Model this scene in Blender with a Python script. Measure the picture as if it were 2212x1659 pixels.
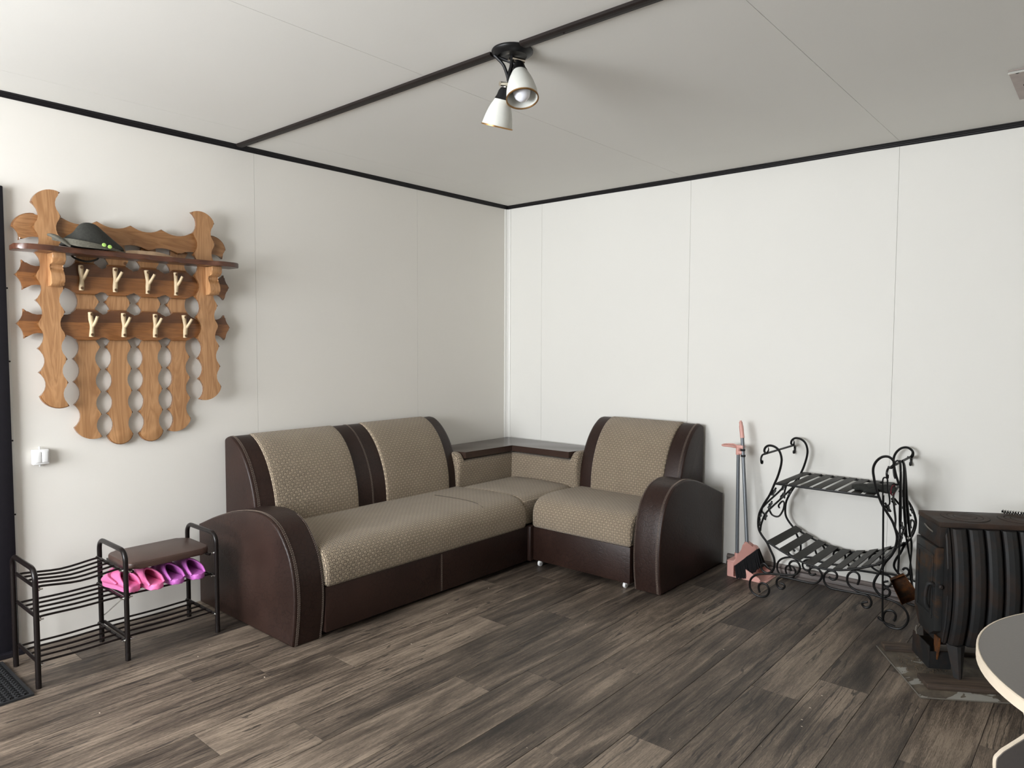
import bpy, bmesh, math, random
from mathutils import Vector, Matrix
random.seed(7)
for o in list(bpy.data.objects): bpy.data.objects.remove(o, do_unlink=True)
scene = bpy.context.scene
COL = scene.collection

# ------------------------------------------------------------------ camera
YAW, PITCH, ROLL = -0.710928517, -0.0556843475, 0.00340188623
_f = Vector((math.sin(YAW)*math.cos(PITCH), math.cos(YAW)*math.cos(PITCH), math.sin(PITCH)))
_r0 = Vector((math.cos(YAW), -math.sin(YAW), 0)); _u0 = _r0.cross(_f)
_r = _r0*math.cos(ROLL) + _u0*math.sin(ROLL); _u = _u0*math.cos(ROLL) - _r0*math.sin(ROLL)
cam_data = bpy.data.cameras.new('camera'); cam = bpy.data.objects.new('camera', cam_data); COL.objects.link(cam)
cam_data.sensor_width = 36.0; cam_data.lens = 36.0*1532.12/2212.0; cam_data.clip_start = 0.05
CAM = Vector((3.70926, -4.24642, 1.38180))
cam.matrix_world = Matrix(((_r.x, _u.x, -_f.x, CAM.x), (_r.y, _u.y, -_f.y, CAM.y), (_r.z, _u.z, -_f.z, CAM.z), (0, 0, 0, 1)))
scene.camera = cam

# ------------------------------------------------------------------ daylight
W = bpy.data.worlds.new('daylight'); scene.world = W; W.use_nodes = True
bg = W.node_tree.nodes['Background']
bg.inputs['Color'].default_value = (0.93, 0.96, 1.0, 1); bg.inputs['Strength'].default_value = 7.0
ROOM_X, ROOM_Y, CEIL = 5.4, -5.9, 2.462
WINDOWS = [(0.25, 2.35, 0.75, 2.15)]          # x0, x1, z0, z1 in the back wall
for (x0, x1, z0, z1) in WINDOWS:
    ld = bpy.data.lights.new('window_portal', 'AREA'); ld.shape = 'RECTANGLE'; ld.size = x1-x0; ld.size_y = z1-z0
    ld.cycles.is_portal = True
    lo = bpy.data.objects.new('window_portal', ld); COL.objects.link(lo)
    lo.location = ((x0+x1)/2, ROOM_Y-0.10, (z0+z1)/2); lo.rotation_euler = (math.radians(90), 0, 0)
scene.view_settings.view_transform = 'Standard'; scene.view_settings.look = 'None'
scene.view_settings.gamma = 1.0; scene.view_settings.use_curve_mapping = False
scene.view_settings.exposure = 2.25

# ------------------------------------------------------------------ materials
class NT:
    def __init__(s, name):
        s.m = bpy.data.materials.new(name); s.m.use_nodes = True
        s.t = s.m.node_tree; s.b = s.t.nodes['Principled BSDF']
    def n(s, typ, **kw):
        nd = s.t.nodes.new(typ)
        for k, v in kw.items():
            if k in nd.inputs.keys() if isinstance(k, str) else False: pass
            setattr(nd, k, v)
        return nd
    def l(s, a, b): s.t.links.new(a, b)
    def val(s, sock, v):
        if hasattr(v, 'is_output') or hasattr(v, 'links'): s.l(v, sock)
        else: sock.default_value = v
    def math(s, op, a, b=0.0, c=None, clamp=False):
        nd = s.t.nodes.new('ShaderNodeMath'); nd.operation = op; nd.use_clamp = clamp
        s.val(nd.inputs[0], a); s.val(nd.inputs[1], b)
        if c is not None: s.val(nd.inputs[2], c)
        return nd.outputs[0]
    def mix(s, f, a, b, typ='MIX'):
        nd = s.t.nodes.new('ShaderNodeMix'); nd.data_type = 'RGBA'; nd.blend_type = typ
        s.val(nd.inputs[0], f)
        s.val(nd.inputs[6], a if not isinstance(a, tuple) else (*a, 1)); s.val(nd.inputs[7], b if not isinstance(b, tuple) else (*b, 1))
        return nd.outputs[2]
    def ramp(s, f, stops):
        nd = s.t.nodes.new('ShaderNodeValToRGB'); s.l(f, nd.inputs[0]); e = nd.color_ramp.elements
        while len(e) < len(stops): e.new(0.5)
        for i, (p, c) in enumerate(stops):
            e[i].position = p; e[i].color = (*c, 1) if isinstance(c, tuple) else (c, c, c, 1)
        return nd.outputs[0]
    def coord(s, kind='Object', scale=(1, 1, 1), rnd=False):
        tc = s.t.nodes.new('ShaderNodeTexCoord'); v = tc.outputs[kind]
        if rnd:
            oi = s.t.nodes.new('ShaderNodeObjectInfo'); cm = s.t.nodes.new('ShaderNodeCombineXYZ')
            for i, k in enumerate((37.1, 91.7, 53.3)): s.l(s.math('MULTIPLY', oi.outputs['Random'], k), cm.inputs[i])
            va = s.t.nodes.new('ShaderNodeVectorMath'); va.operation = 'ADD'; s.l(v, va.inputs[0]); s.l(cm.outputs[0], va.inputs[1]); v = va.outputs[0]
        mp = s.t.nodes.new('ShaderNodeMapping'); mp.inputs['Scale'].default_value = scale; s.l(v, mp.inputs['Vector'])
        return mp.outputs[0]
    def noise(s, v, scale, detail=4, rough=0.5, dist=0.0):
        nd = s.t.nodes.new('ShaderNodeTexNoise'); s.l(v, nd.inputs['Vector'])
        nd.inputs['Scale'].default_value = scale; nd.inputs['Detail'].default_value = detail
        nd.inputs['Roughness'].default_value = rough; nd.inputs['Distortion'].default_value = dist
        return nd.outputs['Fac']
    def bump(s, h, strength=0.3, dist=0.002):
        nd = s.t.nodes.new('ShaderNodeBump'); nd.inputs['Strength'].default_value = strength; nd.inputs['Distance'].default_value = dist
        s.l(h, nd.inputs['Height']); s.l(nd.outputs[0], s.b.inputs['Normal'])
    def set(s, col=None, rough=None, metal=None, **kw):
        if col is not None: s.val(s.b.inputs['Base Color'], (*col, 1) if isinstance(col, tuple) else col)
        if rough is not None: s.val(s.b.inputs['Roughness'], rough)
        if metal is not None: s.val(s.b.inputs['Metallic'], metal)
        for k, v in kw.items(): s.val(s.b.inputs[k.replace('_', ' ')], v)
        return s.m

def plain(name, col, rough=0.5, metal=0.0, var=0.0, vscale=30, bumps=0.0, bscale=200, **kw):
    t = NT(name); v = t.coord('Object')
    if var > 0:
        f = t.noise(v, vscale, 5)
        c = t.mix(f, tuple(x*(1-var) for x in col), tuple(min(1, x*(1+var)) for x in col))
    else: c = col
    if bumps > 0: t.bump(t.noise(v, bscale, 3), bumps, 0.001)
    return t.set(c, rough, metal, **kw)

def wall_mat(name, col, stain=0.05):
    t = NT(name); v = t.coord('Object')
    big = t.noise(v, 1.3, 3); c = t.mix(big, tuple(x*(1-stain) for x in col), col)
    fine = t.noise(v, 90, 4, 0.6)
    vo = t.t.nodes.new('ShaderNodeTexVoronoi'); t.l(v, vo.inputs['Vector']); vo.inputs['Scale'].default_value = 3.1
    dots = t.math('LESS_THAN', vo.outputs['Distance'], 0.024)
    h = t.math('ADD', t.math('MULTIPLY', fine, 0.35), t.math('MULTIPLY', dots, 1.2))
    t.bump(h, 0.35, 0.0016)
    return t.set(c, 0.62)

def plank_mat():
    t = NT('dark_oak_vinyl')
    v = t.coord('Object', (1, 1, 1), True)
    vg = t.coord('Object', (22, 1.6, 22), True)
    vf = t.coord('Object', (300, 10, 300), True)
    grain = t.noise(vg, 1.0, 6, 0.62, 0.9)
    fine = t.noise(vf, 1.0, 4, 0.7, 0.3)
    blotch = t.noise(t.coord('Object', (5, 1.4, 5), True), 1.0, 3, 0.5, 0.6)
    oi = t.t.nodes.new('ShaderNodeObjectInfo')
    f = t.math('ADD', t.math('MULTIPLY', grain, 0.52), t.math('MULTIPLY', fine, 0.42))
    speck = t.noise(t.coord('Object', (700, 60, 700), True), 1.0, 2, 0.6)
    f = t.math('ADD', f, t.math('MULTIPLY', blotch, 0.46)); f = t.math('ADD', f, t.math('MULTIPLY', t.math('SUBTRACT', speck, 0.5), 0.26))
    f = t.math('ADD', f, t.math('MULTIPLY', oi.outputs['Random'], 0.14))
    col = t.ramp(f, [(0.55, (0.0105, 0.0080, 0.0062)), (0.66, (0.046, 0.0345, 0.0262)), (0.78, (0.116, 0.0885, 0.0665)), (0.93, (0.285, 0.224, 0.168))])
    # cathedral cracks
    wv = t.t.nodes.new('ShaderNodeTexWave'); wv.wave_type = 'BANDS'; wv.bands_direction = 'X'
    t.l(t.coord('Object', (1, 0.10, 1), True), wv.inputs['Vector']); wv.inputs['Scale'].default_value = 11; wv.inputs['Distortion'].default_value = 12
    wv.inputs['Detail'].default_value = 4; wv.inputs['Detail Scale'].default_value = 1.6
    crack = t.math('MULTIPLY', t.math('LESS_THAN', wv.outputs['Fac'], 0.04), t.math('GREATER_THAN', t.noise(t.coord('Object', (3, 0.8, 3), True), 1.6, 2), 0.48))
    col = t.mix(t.math('MULTIPLY', crack, 0.72), col, (0.018, 0.015, 0.013))
    t.bump(t.math('ADD', f, t.math('MULTIPLY', crack, -0.3)), 0.25, 0.001)
    rg = t.math('ADD', 0.40, t.math('MULTIPLY', fine, 0.22))
    return t.set(col, rg)

def pine_mat(name, axis, light, dark, band=None):
    sc = [26, 26, 26]; sc[axis] = 1.6
    t = NT(name); v = t.coord('Object', tuple(sc), True)
    g = t.noise(v, 1.0, 5, 0.6, 1.1)
    s2 = [7, 7, 7]; s2[axis] = 0.9
    wv = t.noise(t.coord('Object', tuple(s2), True), 1.5, 3, 0.5, 2.0)
    rings = t.math('PINGPONG', t.math('MULTIPLY', wv, 7.0), 0.5)
    f = t.math('ADD', t.math('MULTIPLY', g, 0.55), t.math('MULTIPLY', rings, 0.8))
    c = t.mix(t.math('MULTIPLY', f, 1.15, clamp=True), light, dark)
    vo = t.t.nodes.new('ShaderNodeTexVoronoi'); t.l(t.coord('Object', (1, 1, 1), True), vo.inputs['Vector']); vo.inputs['Scale'].default_value = 5.2
    k = t.ramp(vo.outputs['Distance'], [(0.03, 1.0), (0.055, 0.0)])
    c = t.mix(t.math('MULTIPLY', k, 0.85), c, (0.10, 0.035, 0.012))
    if band is not None:
        tc = t.t.nodes.new('ShaderNodeTexCoord'); sp = t.t.nodes.new('ShaderNodeSeparateXYZ'); t.l(tc.outputs['Object'], sp.inputs[0])
        wob = t.math('ADD', sp.outputs[2], t.math('MULTIPLY', t.noise(t.coord('Object', (1, 1, 1)), 1.3, 2), 0.03))
        k2 = t.math('GREATER_THAN', wob, band)
        c = t.mix(t.math('MULTIPLY', k2, 0.78), c, (0.085, 0.032, 0.014))
    t.bump(f, 0.08, 0.001)
    return t.set(c, 0.30, Coat_Weight=0.25, Coat_Roughness=0.2)

def leather_mat():
    t = NT('brown_croc_leatherette'); v = t.coord('Object')
    d = t.t.nodes.new('ShaderNodeVectorMath'); d.operation = 'ADD'
    nz = t.t.nodes.new('ShaderNodeTexNoise'); t.l(v, nz.inputs['Vector']); nz.inputs['Scale'].default_value = 14
    sc = t.t.nodes.new('ShaderNodeVectorMath'); sc.operation = 'SCALE'; sc.inputs['Scale'].default_value = 0.03
    t.l(nz.outputs['Color'], sc.inputs[0]); t.l(v, d.inputs[0]); t.l(sc.outputs[0], d.inputs[1])
    vo = t.t.nodes.new('ShaderNodeTexVoronoi'); vo.feature = 'DISTANCE_TO_EDGE'; t.l(d.outputs[0], vo.inputs['Vector']); vo.inputs['Scale'].default_value = 40
    e = t.ramp(vo.outputs['Distance'], [(0.0, 0.0), (0.09, 1.0)])
    big = t.noise(v, 5, 4); fine = t.noise(v, 160, 3)
    mask = t.ramp(t.noise(v, 4, 2), [(0.38, 0.15), (0.62, 1.0)])
    crease = t.math('MULTIPLY', t.math('SUBTRACT', 1.0, e), mask)
    c = t.mix(big, (0.0125, 0.0062, 0.0048), (0.036, 0.0165, 0.0115))
    c = t.mix(t.math('MULTIPLY', crease, 0.5), c, (0.004, 0.002, 0.0016))
    h = t.math('ADD', t.math('MULTIPLY', crease, -0.8), t.math('MULTIPLY', fine, 0.22))
    t.bump(h, 0.32, 0.0016)
    return t.set(c, t.math('ADD', 0.36, t.math('MULTIPLY', big, 0.14)), Specular_IOR_Level=0.30)

def weave_mat():
    t = NT('tan_basket_weave'); tc = t.t.nodes.new('ShaderNodeTexCoord'); sp = t.t.nodes.new('ShaderNodeSeparateXYZ'); t.l(tc.outputs['UV'], sp.inputs[0])
    u = t.math('DIVIDE', sp.outputs[0], 0.0152); w = t.math('DIVIDE', sp.outputs[1], 0.0152)
    fu = t.math('FRACT', u); fw = t.math('FRACT', w)
    par = t.math('MODULO', t.math('ABSOLUTE', t.math('ADD', t.math('FLOOR', u), t.math('FLOOR', w))), 2.0)
    par = t.math('GREATER_THAN', par, 0.5)
    def strip(a, b):   # two threads across a, rounded along b
        s1 = t.math('ABSOLUTE', t.math('SUBTRACT', t.math('FRACT', t.math('MULTIPLY', a, 2.0)), 0.5))
        th = t.math('SUBTRACT', 1.0, t.math('MULTIPLY', s1, 2.0))
        en = t.math('SUBTRACT', 1.0, t.math('POWER', t.math('MULTIPLY', t.math('ABSOLUTE', t.math('SUBTRACT', b, 0.5)), 2.0), 4.0))
        return t.math('MULTIPLY', th, en)
    hgt = t.math('ADD', t.math('MULTIPLY', strip(fu, fw), par), t.math('MULTIPLY', strip(fw, fu), t.math('SUBTRACT', 1.0, par)))
    gap = t.ramp(hgt, [(0.10, 1.0), (0.42, 0.0)])
    v = t.coord('Object'); nz = t.noise(v, 7, 4, 0.6); thr = t.noise(t.coord('UV', (260, 60, 1)), 1.0, 2)
    base = t.mix(nz, (0.285, 0.215, 0.142), (0.430, 0.340, 0.235))
    base = t.mix(t.math('MULTIPLY', thr, 0.5), base, (0.56, 0.47, 0.345))
    base = t.mix(t.math('MULTIPLY', t.math('SUBTRACT', 1.0, par), 0.26), base, (0.15, 0.112, 0.082))
    c = t.mix(t.math('MULTIPLY', gap, 0.86), base, (0.036, 0.026, 0.019))
    t.bump(hgt, 0.75, 0.0035)
    return t.set(c, 0.9, Sheen_Weight=0.15)

def rust_mat(name, base, rust, amount, rough=0.6, scale=9.0, metal=0.3):
    t = NT(name); v = t.coord('Object'); n1 = t.noise(v, scale, 7, 0.65, 0.4); n2 = t.noise(v, scale*6, 4)
    k = t.ramp(n1, [(1-amount-0.12, 0.0), (1-amount+0.10, 1.0)])
    c = t.mix(k, t.mix(n2, tuple(x*0.7 for x in base), base), t.mix(n2, tuple(x*0.5 for x in rust), rust))
    t.bump(n2, 0.2, 0.001)
    return t.set(c, t.math('ADD', rough, t.math('MULTIPLY', k, 0.2)), metal, Specular_IOR_Level=0.28)

def hearth_mat():
    t = NT('sooty_flaking_sheet'); v = t.coord('Object'); n1 = t.noise(v, 7, 6, 0.6, 0.8); n2 = t.noise(v, 26, 6, 0.7); n3 = t.noise(v, 4.2, 4, 0.5, 1.2)
    flake = t.math('GREATER_THAN', n3, 0.545)
    c = t.mix(t.ramp(n1, [(0.35, 0.0), (0.65, 1.0)]), (0.010, 0.009, 0.008), (0.15, 0.122, 0.090)); c = t.mix(t.math('MULTIPLY', n2, 0.5), c, (0.20, 0.16, 0.115))
    c = t.mix(t.math('MULTIPLY', flake, 0.75), c, (0.38, 0.375, 0.34))
    t.bump(t.math('ADD', n2, flake), 0.5, 0.003)
    return t.set(c, 0.75)

M = {}
M['wall'] = wall_mat('painted_wall_panel', (0.785, 0.757, 0.702))
M['wall_r'] = wall_mat('painted_wall_panel_cream', (0.805, 0.793, 0.745))
M['ceiling'] = wall_mat('painted_ceiling_sheet', (0.75, 0.735, 0.69), 0.07)
M['gap'] = plain('seam_backing', (0.30, 0.28, 0.25), 0.9)  # grey backing that shows in the open seams between sheets
M['plank'] = plank_mat(); M['subfloor'] = plain('subfloor', (0.02, 0.017, 0.015), 0.9)
M['black_trim'] = plain('black_plastic_trim', (0.010, 0.009, 0.010), 0.45, 0, 0.2, 8, Specular_IOR_Level=0.2)
M['brown_trim'] = plain('dark_brown_batten', (0.016, 0.0115, 0.010), 0.5, 0, 0.25, 12, Specular_IOR_Level=0.2)
M['white_trim'] = plain('white_pvc_moulding', (0.80, 0.79, 0.75), 0.35)
M['base_trim'] = NT('grey_wood_skirting'); _t = M['base_trim']; _g = _t.noise(_t.coord('Object', (2, 30, 60)), 1.0, 5)
M['base_trim'] = _t.set(_t.ramp(_g, [(0.35, (0.06, 0.047, 0.042)), (0.6, (0.20, 0.165, 0.15)), (0.75, (0.30, 0.26, 0.24))]), 0.4)
M['door'] = plain('dark_steel_door', (0.009, 0.008, 0.011), 0.5, 0.0, 0.2, 40, 0.1, Specular_IOR_Level=0.25)
M['leather'] = leather_mat(); M['weave'] = weave_mat()
M['thread'] = plain('beige_thread', (0.20, 0.155, 0.125), 0.8)
M['shelf_lam'] = plain('dark_brown_laminate', (0.045, 0.026, 0.020), 0.24, 0, 0.15, 20)
M['white_plastic'] = plain('white_plastic', (0.80, 0.80, 0.79), 0.3)
M['pine_v'] = pine_mat('varnished_pine_upright', 2, (0.56, 0.315, 0.150), (0.285, 0.130, 0.050))
M['pine_h'] = pine_mat('varnished_pine_crosswise', 1, (0.42, 0.215, 0.090), (0.205, 0.088, 0.031))
M['pine_edge'] = plain('scorched_pine_edge', (0.200, 0.085, 0.030), 0.22, 0, 0.6, 25, Coat_Weight=0.3)
M['rail'] = pine_mat('two_tone_rail_board', 1, (0.33, 0.140, 0.046), (0.170, 0.064, 0.020), band=0.030)
M['shelf_wood'] = pine_mat('dark_shelf_board', 1, (0.120, 0.046, 0.024), (0.062, 0.022, 0.012))
M['twig'] = plain('peeled_twig', (0.50, 0.385, 0.235), 0.55, 0, 0.35, 45, 0.2, 90)
M['screw'] = plain('brass_screw', (0.20, 0.12, 0.07), 0.35, 0.8)
M['felt_dark'] = plain('charcoal_felt', (0.030, 0.030, 0.025), 0.95, 0, 0.5, 120, 0.5, 300)
M['felt_grey'] = plain('grey_felt', (0.115, 0.108, 0.085), 0.95, 0, 0.5, 120, 0.5, 300)
M['green'] = plain('lime_badge', (0.42, 0.66, 0.16), 0.5)
M['bark'] = plain('pale_bark', (0.42, 0.29, 0.18), 0.8, 0, 0.5, 30, 0.4, 80)
M['rack_metal'] = plain('dark_brown_painted_tube', (0.009, 0.0065, 0.006), 0.30, 0.0, Specular_IOR_Level=0.3)
M['seat_vinyl'] = NT('brown_stitched_vinyl'); _t = M['seat_vinyl']; _v = _t.coord('Object', (1, 1, 1))
_c = _t.t.nodes.new('ShaderNodeTexChecker'); _t.l(_v, _c.inputs['Vector']); _c.inputs['Scale'].default_value = 240
_t.bump(_c.outputs['Fac'], 0.4, 0.002); M['seat_vinyl'] = _t.set(_t.mix(_c.outputs['Fac'], (0.062, 0.034, 0.026), (0.084, 0.047, 0.036)), 0.42)
M['steel'] = plain('bright_steel', (0.62, 0.62, 0.60), 0.25, 1.0)
M['pink'] = plain('pink_foam', (0.86, 0.20, 0.44), 0.5, 0, 0.06, 20)
M['purple'] = plain('purple_foam', (0.50, 0.13, 0.47), 0.5, 0, 0.06, 20)
M['rubber'] = plain('black_rubber', (0.018, 0.018, 0.019), 0.65, Specular_IOR_Level=0.3)
M['pinkplastic'] = plain('dusty_pink_plastic', (0.68, 0.355, 0.305), 0.42, 0, 0.06, 14)
M['greypole'] = plain('grey_painted_pole', (0.16, 0.175, 0.19), 0.35, 0.3)
M['bristle'] = plain('black_bristle', (0.010, 0.010, 0.012), 0.6)
M['iron'] = plain('black_wrought_iron', (0.006, 0.0058, 0.0058), 0.4, 0.0, 0.3, 60, 0.15, 150, Specular_IOR_Level=0.25)
M['iron_flat'] = plain('matt_iron_strip', (0.026, 0.024, 0.020), 0.55, 0.0, 0.3, 60, 0.15, 150, Specular_IOR_Level=0.25)
M['glove'] = plain('dark_knit_glove', (0.020, 0.021, 0.018), 0.95, 0, 0.6, 110, 0.7, 260)
M['cuff'] = plain('dark_red_cuff', (0.16, 0.010, 0.022), 0.9)
M['rust'] = rust_mat('rusted_shovel_steel', (0.055, 0.030, 0.018), (0.26, 0.090, 0.022), 0.50, 0.7, 16)
M['stove'] = rust_mat('sooty_stove_steel', (0.016, 0.0165, 0.017), (0.045, 0.024, 0.014), 0.40, 0.55, 6, 0.0)
M['stove_top'] = rust_mat('brown_cast_iron', (0.030, 0.0215, 0.017), (0.060, 0.036, 0.025), 0.5, 0.55, 8, 0.0)
M['stove_door'] = rust_mat('heat_stained_door', (0.026, 0.027, 0.027), (0.14, 0.060, 0.018), 0.38, 0.5, 7, 0.2)
M['soot'] = plain('soot', (0.006, 0.006, 0.006), 0.9)
M['hearth'] = hearth_mat(); M['plate_edge'] = plain('scratched_edge', (0.17, 0.155, 0.13), 0.5, 0.3)
M['old_board'] = NT('scorched_old_board'); _t = M['old_board']; _g = _t.noise(_t.coord('Object', (4, 40, 40)), 1.0, 6, 0.65)
M['old_board'] = _t.set(_t.ramp(_g, [(0.3, (0.012, 0.009, 0.007)), (0.55, (0.055, 0.036, 0.024)), (0.8, (0.13, 0.090, 0.060))]), 0.7)
M['ash'] = plain('ash_crumbs', (0.105, 0.075, 0.048), 0.95, 0, 0.8, 300)
M['table_top'] = plain('grey_laminate', (0.150, 0.135, 0.125), 0.38, 0, 0.10, 180)
M['table_edge'] = plain('pale_edge_band', (0.72, 0.62, 0.49), 0.5, 0, 0.08, 30)
M['lamp_black'] = plain('satin_black_metal', (0.006, 0.006, 0.0065), 0.4, 0.0, Specular_IOR_Level=0.3)
M['lamp_chrome'] = plain('brushed_nickel', (0.70, 0.64, 0.54), 0.22, 1.0)
M['gold'] = plain('gold_rim', (0.46, 0.26, 0.10), 0.3, 0.9)
M['shade'] = plain('frosted_glass', (0.66, 0.665, 0.62), 0.4, 0, 0.04, 90, Specular_IOR_Level=0.3)
M['bulb'] = plain('white_bulb', (0.86, 0.87, 0.93), 0.3)
M['galv'] = plain('galvanised_plate', (0.36, 0.30, 0.275), 0.45, 0.6, 0.25, 14)
M['chip'] = plain('pale_crumbs', (0.55, 0.47, 0.38), 0.8)
M['frame_white'] = plain('white_window_frame', (0.75, 0.75, 0.74), 0.4)
_t = NT('window_glass'); _o = [n for n in _t.t.nodes if n.type == 'OUTPUT_MATERIAL'][0]; _tr = _t.t.nodes.new('ShaderNodeBsdfTransparent'); _gl = _t.t.nodes.new('ShaderNodeBsdfGlossy')
_gl.inputs['Roughness'].default_value = 0.02; _mx = _t.t.nodes.new('ShaderNodeMixShader'); _mx.inputs[0].default_value = 0.06
_t.l(_tr.outputs[0], _mx.inputs[1]); _t.l(_gl.outputs[0], _mx.inputs[2]); _t.l(_mx.outputs[0], _o.inputs['Surface']); M['glass'] = _t.m

# ------------------------------------------------------------------ mesh helpers
def link(o, parent=None):
    COL.objects.link(o)
    if parent is not None: o.parent = parent
    return o
def empty(name, loc=(0, 0, 0), rz=0.0):
    o = bpy.data.objects.new(name, None); o.location = loc; o.rotation_euler = (0, 0, rz); o.empty_display_size = 0.05
    return link(o)
def tag(o, label, cat=None, group=None, kind=None):
    if label: o['label'] = label
    if cat: o['category'] = cat
    if group: o['group'] = group
    if kind: o['kind'] = kind
    return o
def obj(name, bm, mat, parent=None, smooth=None, loc=None, rz=None, recalc=True):
    if recalc: bmesh.ops.recalc_face_normals(bm, faces=bm.faces)
    me = bpy.data.meshes.new(name); bm.to_mesh(me); bm.free()
    mats = mat if isinstance(mat, (list, tuple)) else [mat]
    for m in mats: me.materials.append(M[m])
    if smooth is not None:
        for p in me.polygons: p.use_smooth = True
        me.set_sharp_from_angle(angle=math.radians(smooth))
    o = bpy.data.objects.new(name, me)
    if loc is not None: o.location = loc
    if rz is not None: o.rotation_euler = (0, 0, rz)
    return link(o, parent)
def BM(): return bmesh.new()
def box(bm, x0, x1, y0, y1, z0, z1, bev=0.0, seg=2, mi=0):
    vs = [bm.verts.new((x, y, z)) for x in (x0, x1) for y in (y0, y1) for z in (z0, z1)]
    fs = [bm.faces.new([vs[i] for i in q]) for q in ((0, 1, 3, 2), (4, 6, 7, 5), (0, 4, 5, 1), (2, 3, 7, 6), (0, 2, 6, 4), (1, 5, 7, 3))]
    for f in fs: f.material_index = mi
    if bev > 0:
        es = list({e for f in fs for e in f.edges})
        bmesh.ops.bevel(bm, geom=es, offset=bev, segments=seg, profile=0.5, affect='EDGES', clamp_overlap=True)
    return bm
def catmull(pts, n=6, closed=False):
    P = [Vector(p) for p in pts]; out = []; N = len(P)
    for i in range(N if closed else N-1):
        p0 = P[(i-1) % N] if closed or i > 0 else P[0]*2-P[1]
        p1 = P[i]; p2 = P[(i+1) % N]
        p3 = P[(i+2) % N] if closed or i+2 < N else P[-1]*2-P[-2]
        for k in range(n):
            t = k/n
            out.append(0.5*((2*p1)+(p2-p0)*t+(2*p0-5*p1+4*p2-p3)*t*t+(3*p1-p0-3*p2+p3)*t**3))
    if not closed: out.append(P[-1])
    return out
def tube(bm, pts, r, sides=8, smooth=0, closed=False, flat=1.0, mi=0):
    P = catmull(pts, smooth, closed) if smooth else [Vector(p) for p in pts]
    n = len(P); rings = []; T = []
    for i in range(n):
        a = P[i-1] if (i > 0 or closed) else P[i]; b = P[(i+1) % n] if (i < n-1 or closed) else P[i]
        d = b-a; T.append(d.normalized() if d.length > 1e-9 else Vector((0, 0, 1)))
    ref = Vector((0, 0, 1)) if abs(T[0].z) < 0.9 else Vector((1, 0, 0))
    N0 = (ref - T[0]*ref.dot(T[0])).normalized()
    for i in range(n):
        N0 = (N0 - T[i]*N0.dot(T[i])); N0 = N0.normalized() if N0.length > 1e-6 else Vector((1, 0, 0)); B = T[i].cross(N0)
        rr = r[min(int(i*len(r)/n), len(r)-1)] if isinstance(r, list) else (r(i/(n-1)) if callable(r) else r)
        rings.append([bm.verts.new(P[i]+N0*math.cos(a)*rr*flat+B*math.sin(a)*rr) for a in (2*math.pi*k/sides for k in range(sides))])
    for i in range(n if closed else n-1):
        A, Bq = rings[i], rings[(i+1) % n]
        for k in range(sides):
            f = bm.faces.new((A[k], A[(k+1) % sides], Bq[(k+1) % sides], Bq[k])); f.material_index = mi
    if not closed:
        bm.faces.new(rings[0][::-1]).material_index = mi; bm.faces.new(rings[-1]).material_index = mi
    return bm
def lathe(bm, prof, origin=(0, 0, 0), axis=(0, 0, 1), sides=24, cap0=True, cap1=True, mi=0):
    ax = Vector(axis).normalized(); ref = Vector((1, 0, 0)) if abs(ax.x) < 0.9 else Vector((0, 1, 0))
    X = (ref-ax*ref.dot(ax)).normalized(); Y = ax.cross(X); O = Vector(origin); rings = []
    for (r, h) in prof: rings.append([bm.verts.new(O+ax*h+(X*math.cos(a)+Y*math.sin(a))*max(r, 1e-4)) for a in (2*math.pi*k/sides for k in range(sides))])
    for i in range(len(rings)-1):
        for k in range(sides): bm.faces.new((rings[i][k], rings[i][(k+1) % sides], rings[i+1][(k+1) % sides], rings[i+1][k])).material_index = mi
    if cap0: bm.faces.new(rings[0][::-1]).material_index = mi
    if cap1: bm.faces.new(rings[-1]).material_index = mi
    return bm
def prism(bm, poly, d0, d1, mp, bev=0.0, seg=2, mi=0, mi_edge=None, bevback=False):
    """outline poly (a,b) pushed from depth d0 (back) to d1 (front); mp(a,b,d)->xyz"""
    A = [bm.verts.new(mp(a, b, d0)) for a, b in poly]; B = [bm.verts.new(mp(a, b, d1)) for a, b in poly]; n = len(poly)
    f0 = bm.faces.new(A[::-1]); f1 = bm.faces.new(B); f0.material_index = f1.material_index = mi
    for i in range(n):
        f = bm.faces.new((A[i], A[(i+1) % n], B[(i+1) % n], B[i])); f.material_index = mi if mi_edge is None else mi_edge
    if bev > 0:
        es = list(f1.edges)+(list(f0.edges) if bevback else [])
        old = set(bm.faces)
        bmesh.ops.bevel(bm, geom=es, offset=bev, segments=seg, profile=0.5, affect='EDGES', clamp_overlap=True, material=(mi_edge if mi_edge is not None else mi))
    return bm
def arc(p, q, h, n=8):
    """points from p to q (exclusive of q) on an arc whose middle is pushed sideways by h (left of p->q positive)"""
    p = Vector(p); q = Vector(q); d = q-p; L = d.length; nrm = Vector((-d.y, d.x))/L
    if abs(h) < 1e-6: return [tuple(p)]
    R = (L*L/4+h*h)/(2*abs(h)); s = 1 if h > 0 else -1
    c = (p+q)/2 - nrm*s*(R-abs(h)); a0 = math.atan2(p.y-c.y, p.x-c.x); a1 = math.atan2(q.y-c.y, q.x-c.x)
    if s > 0:
        while a1 > a0: a1 -= 2*math.pi
    else:
        while a1 < a0: a1 += 2*math.pi
    return [(c.x+R*math.cos(a0+(a1-a0)*k/n), c.y+R*math.sin(a0+(a1-a0)*k/n)) for k in range(n)]
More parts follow.
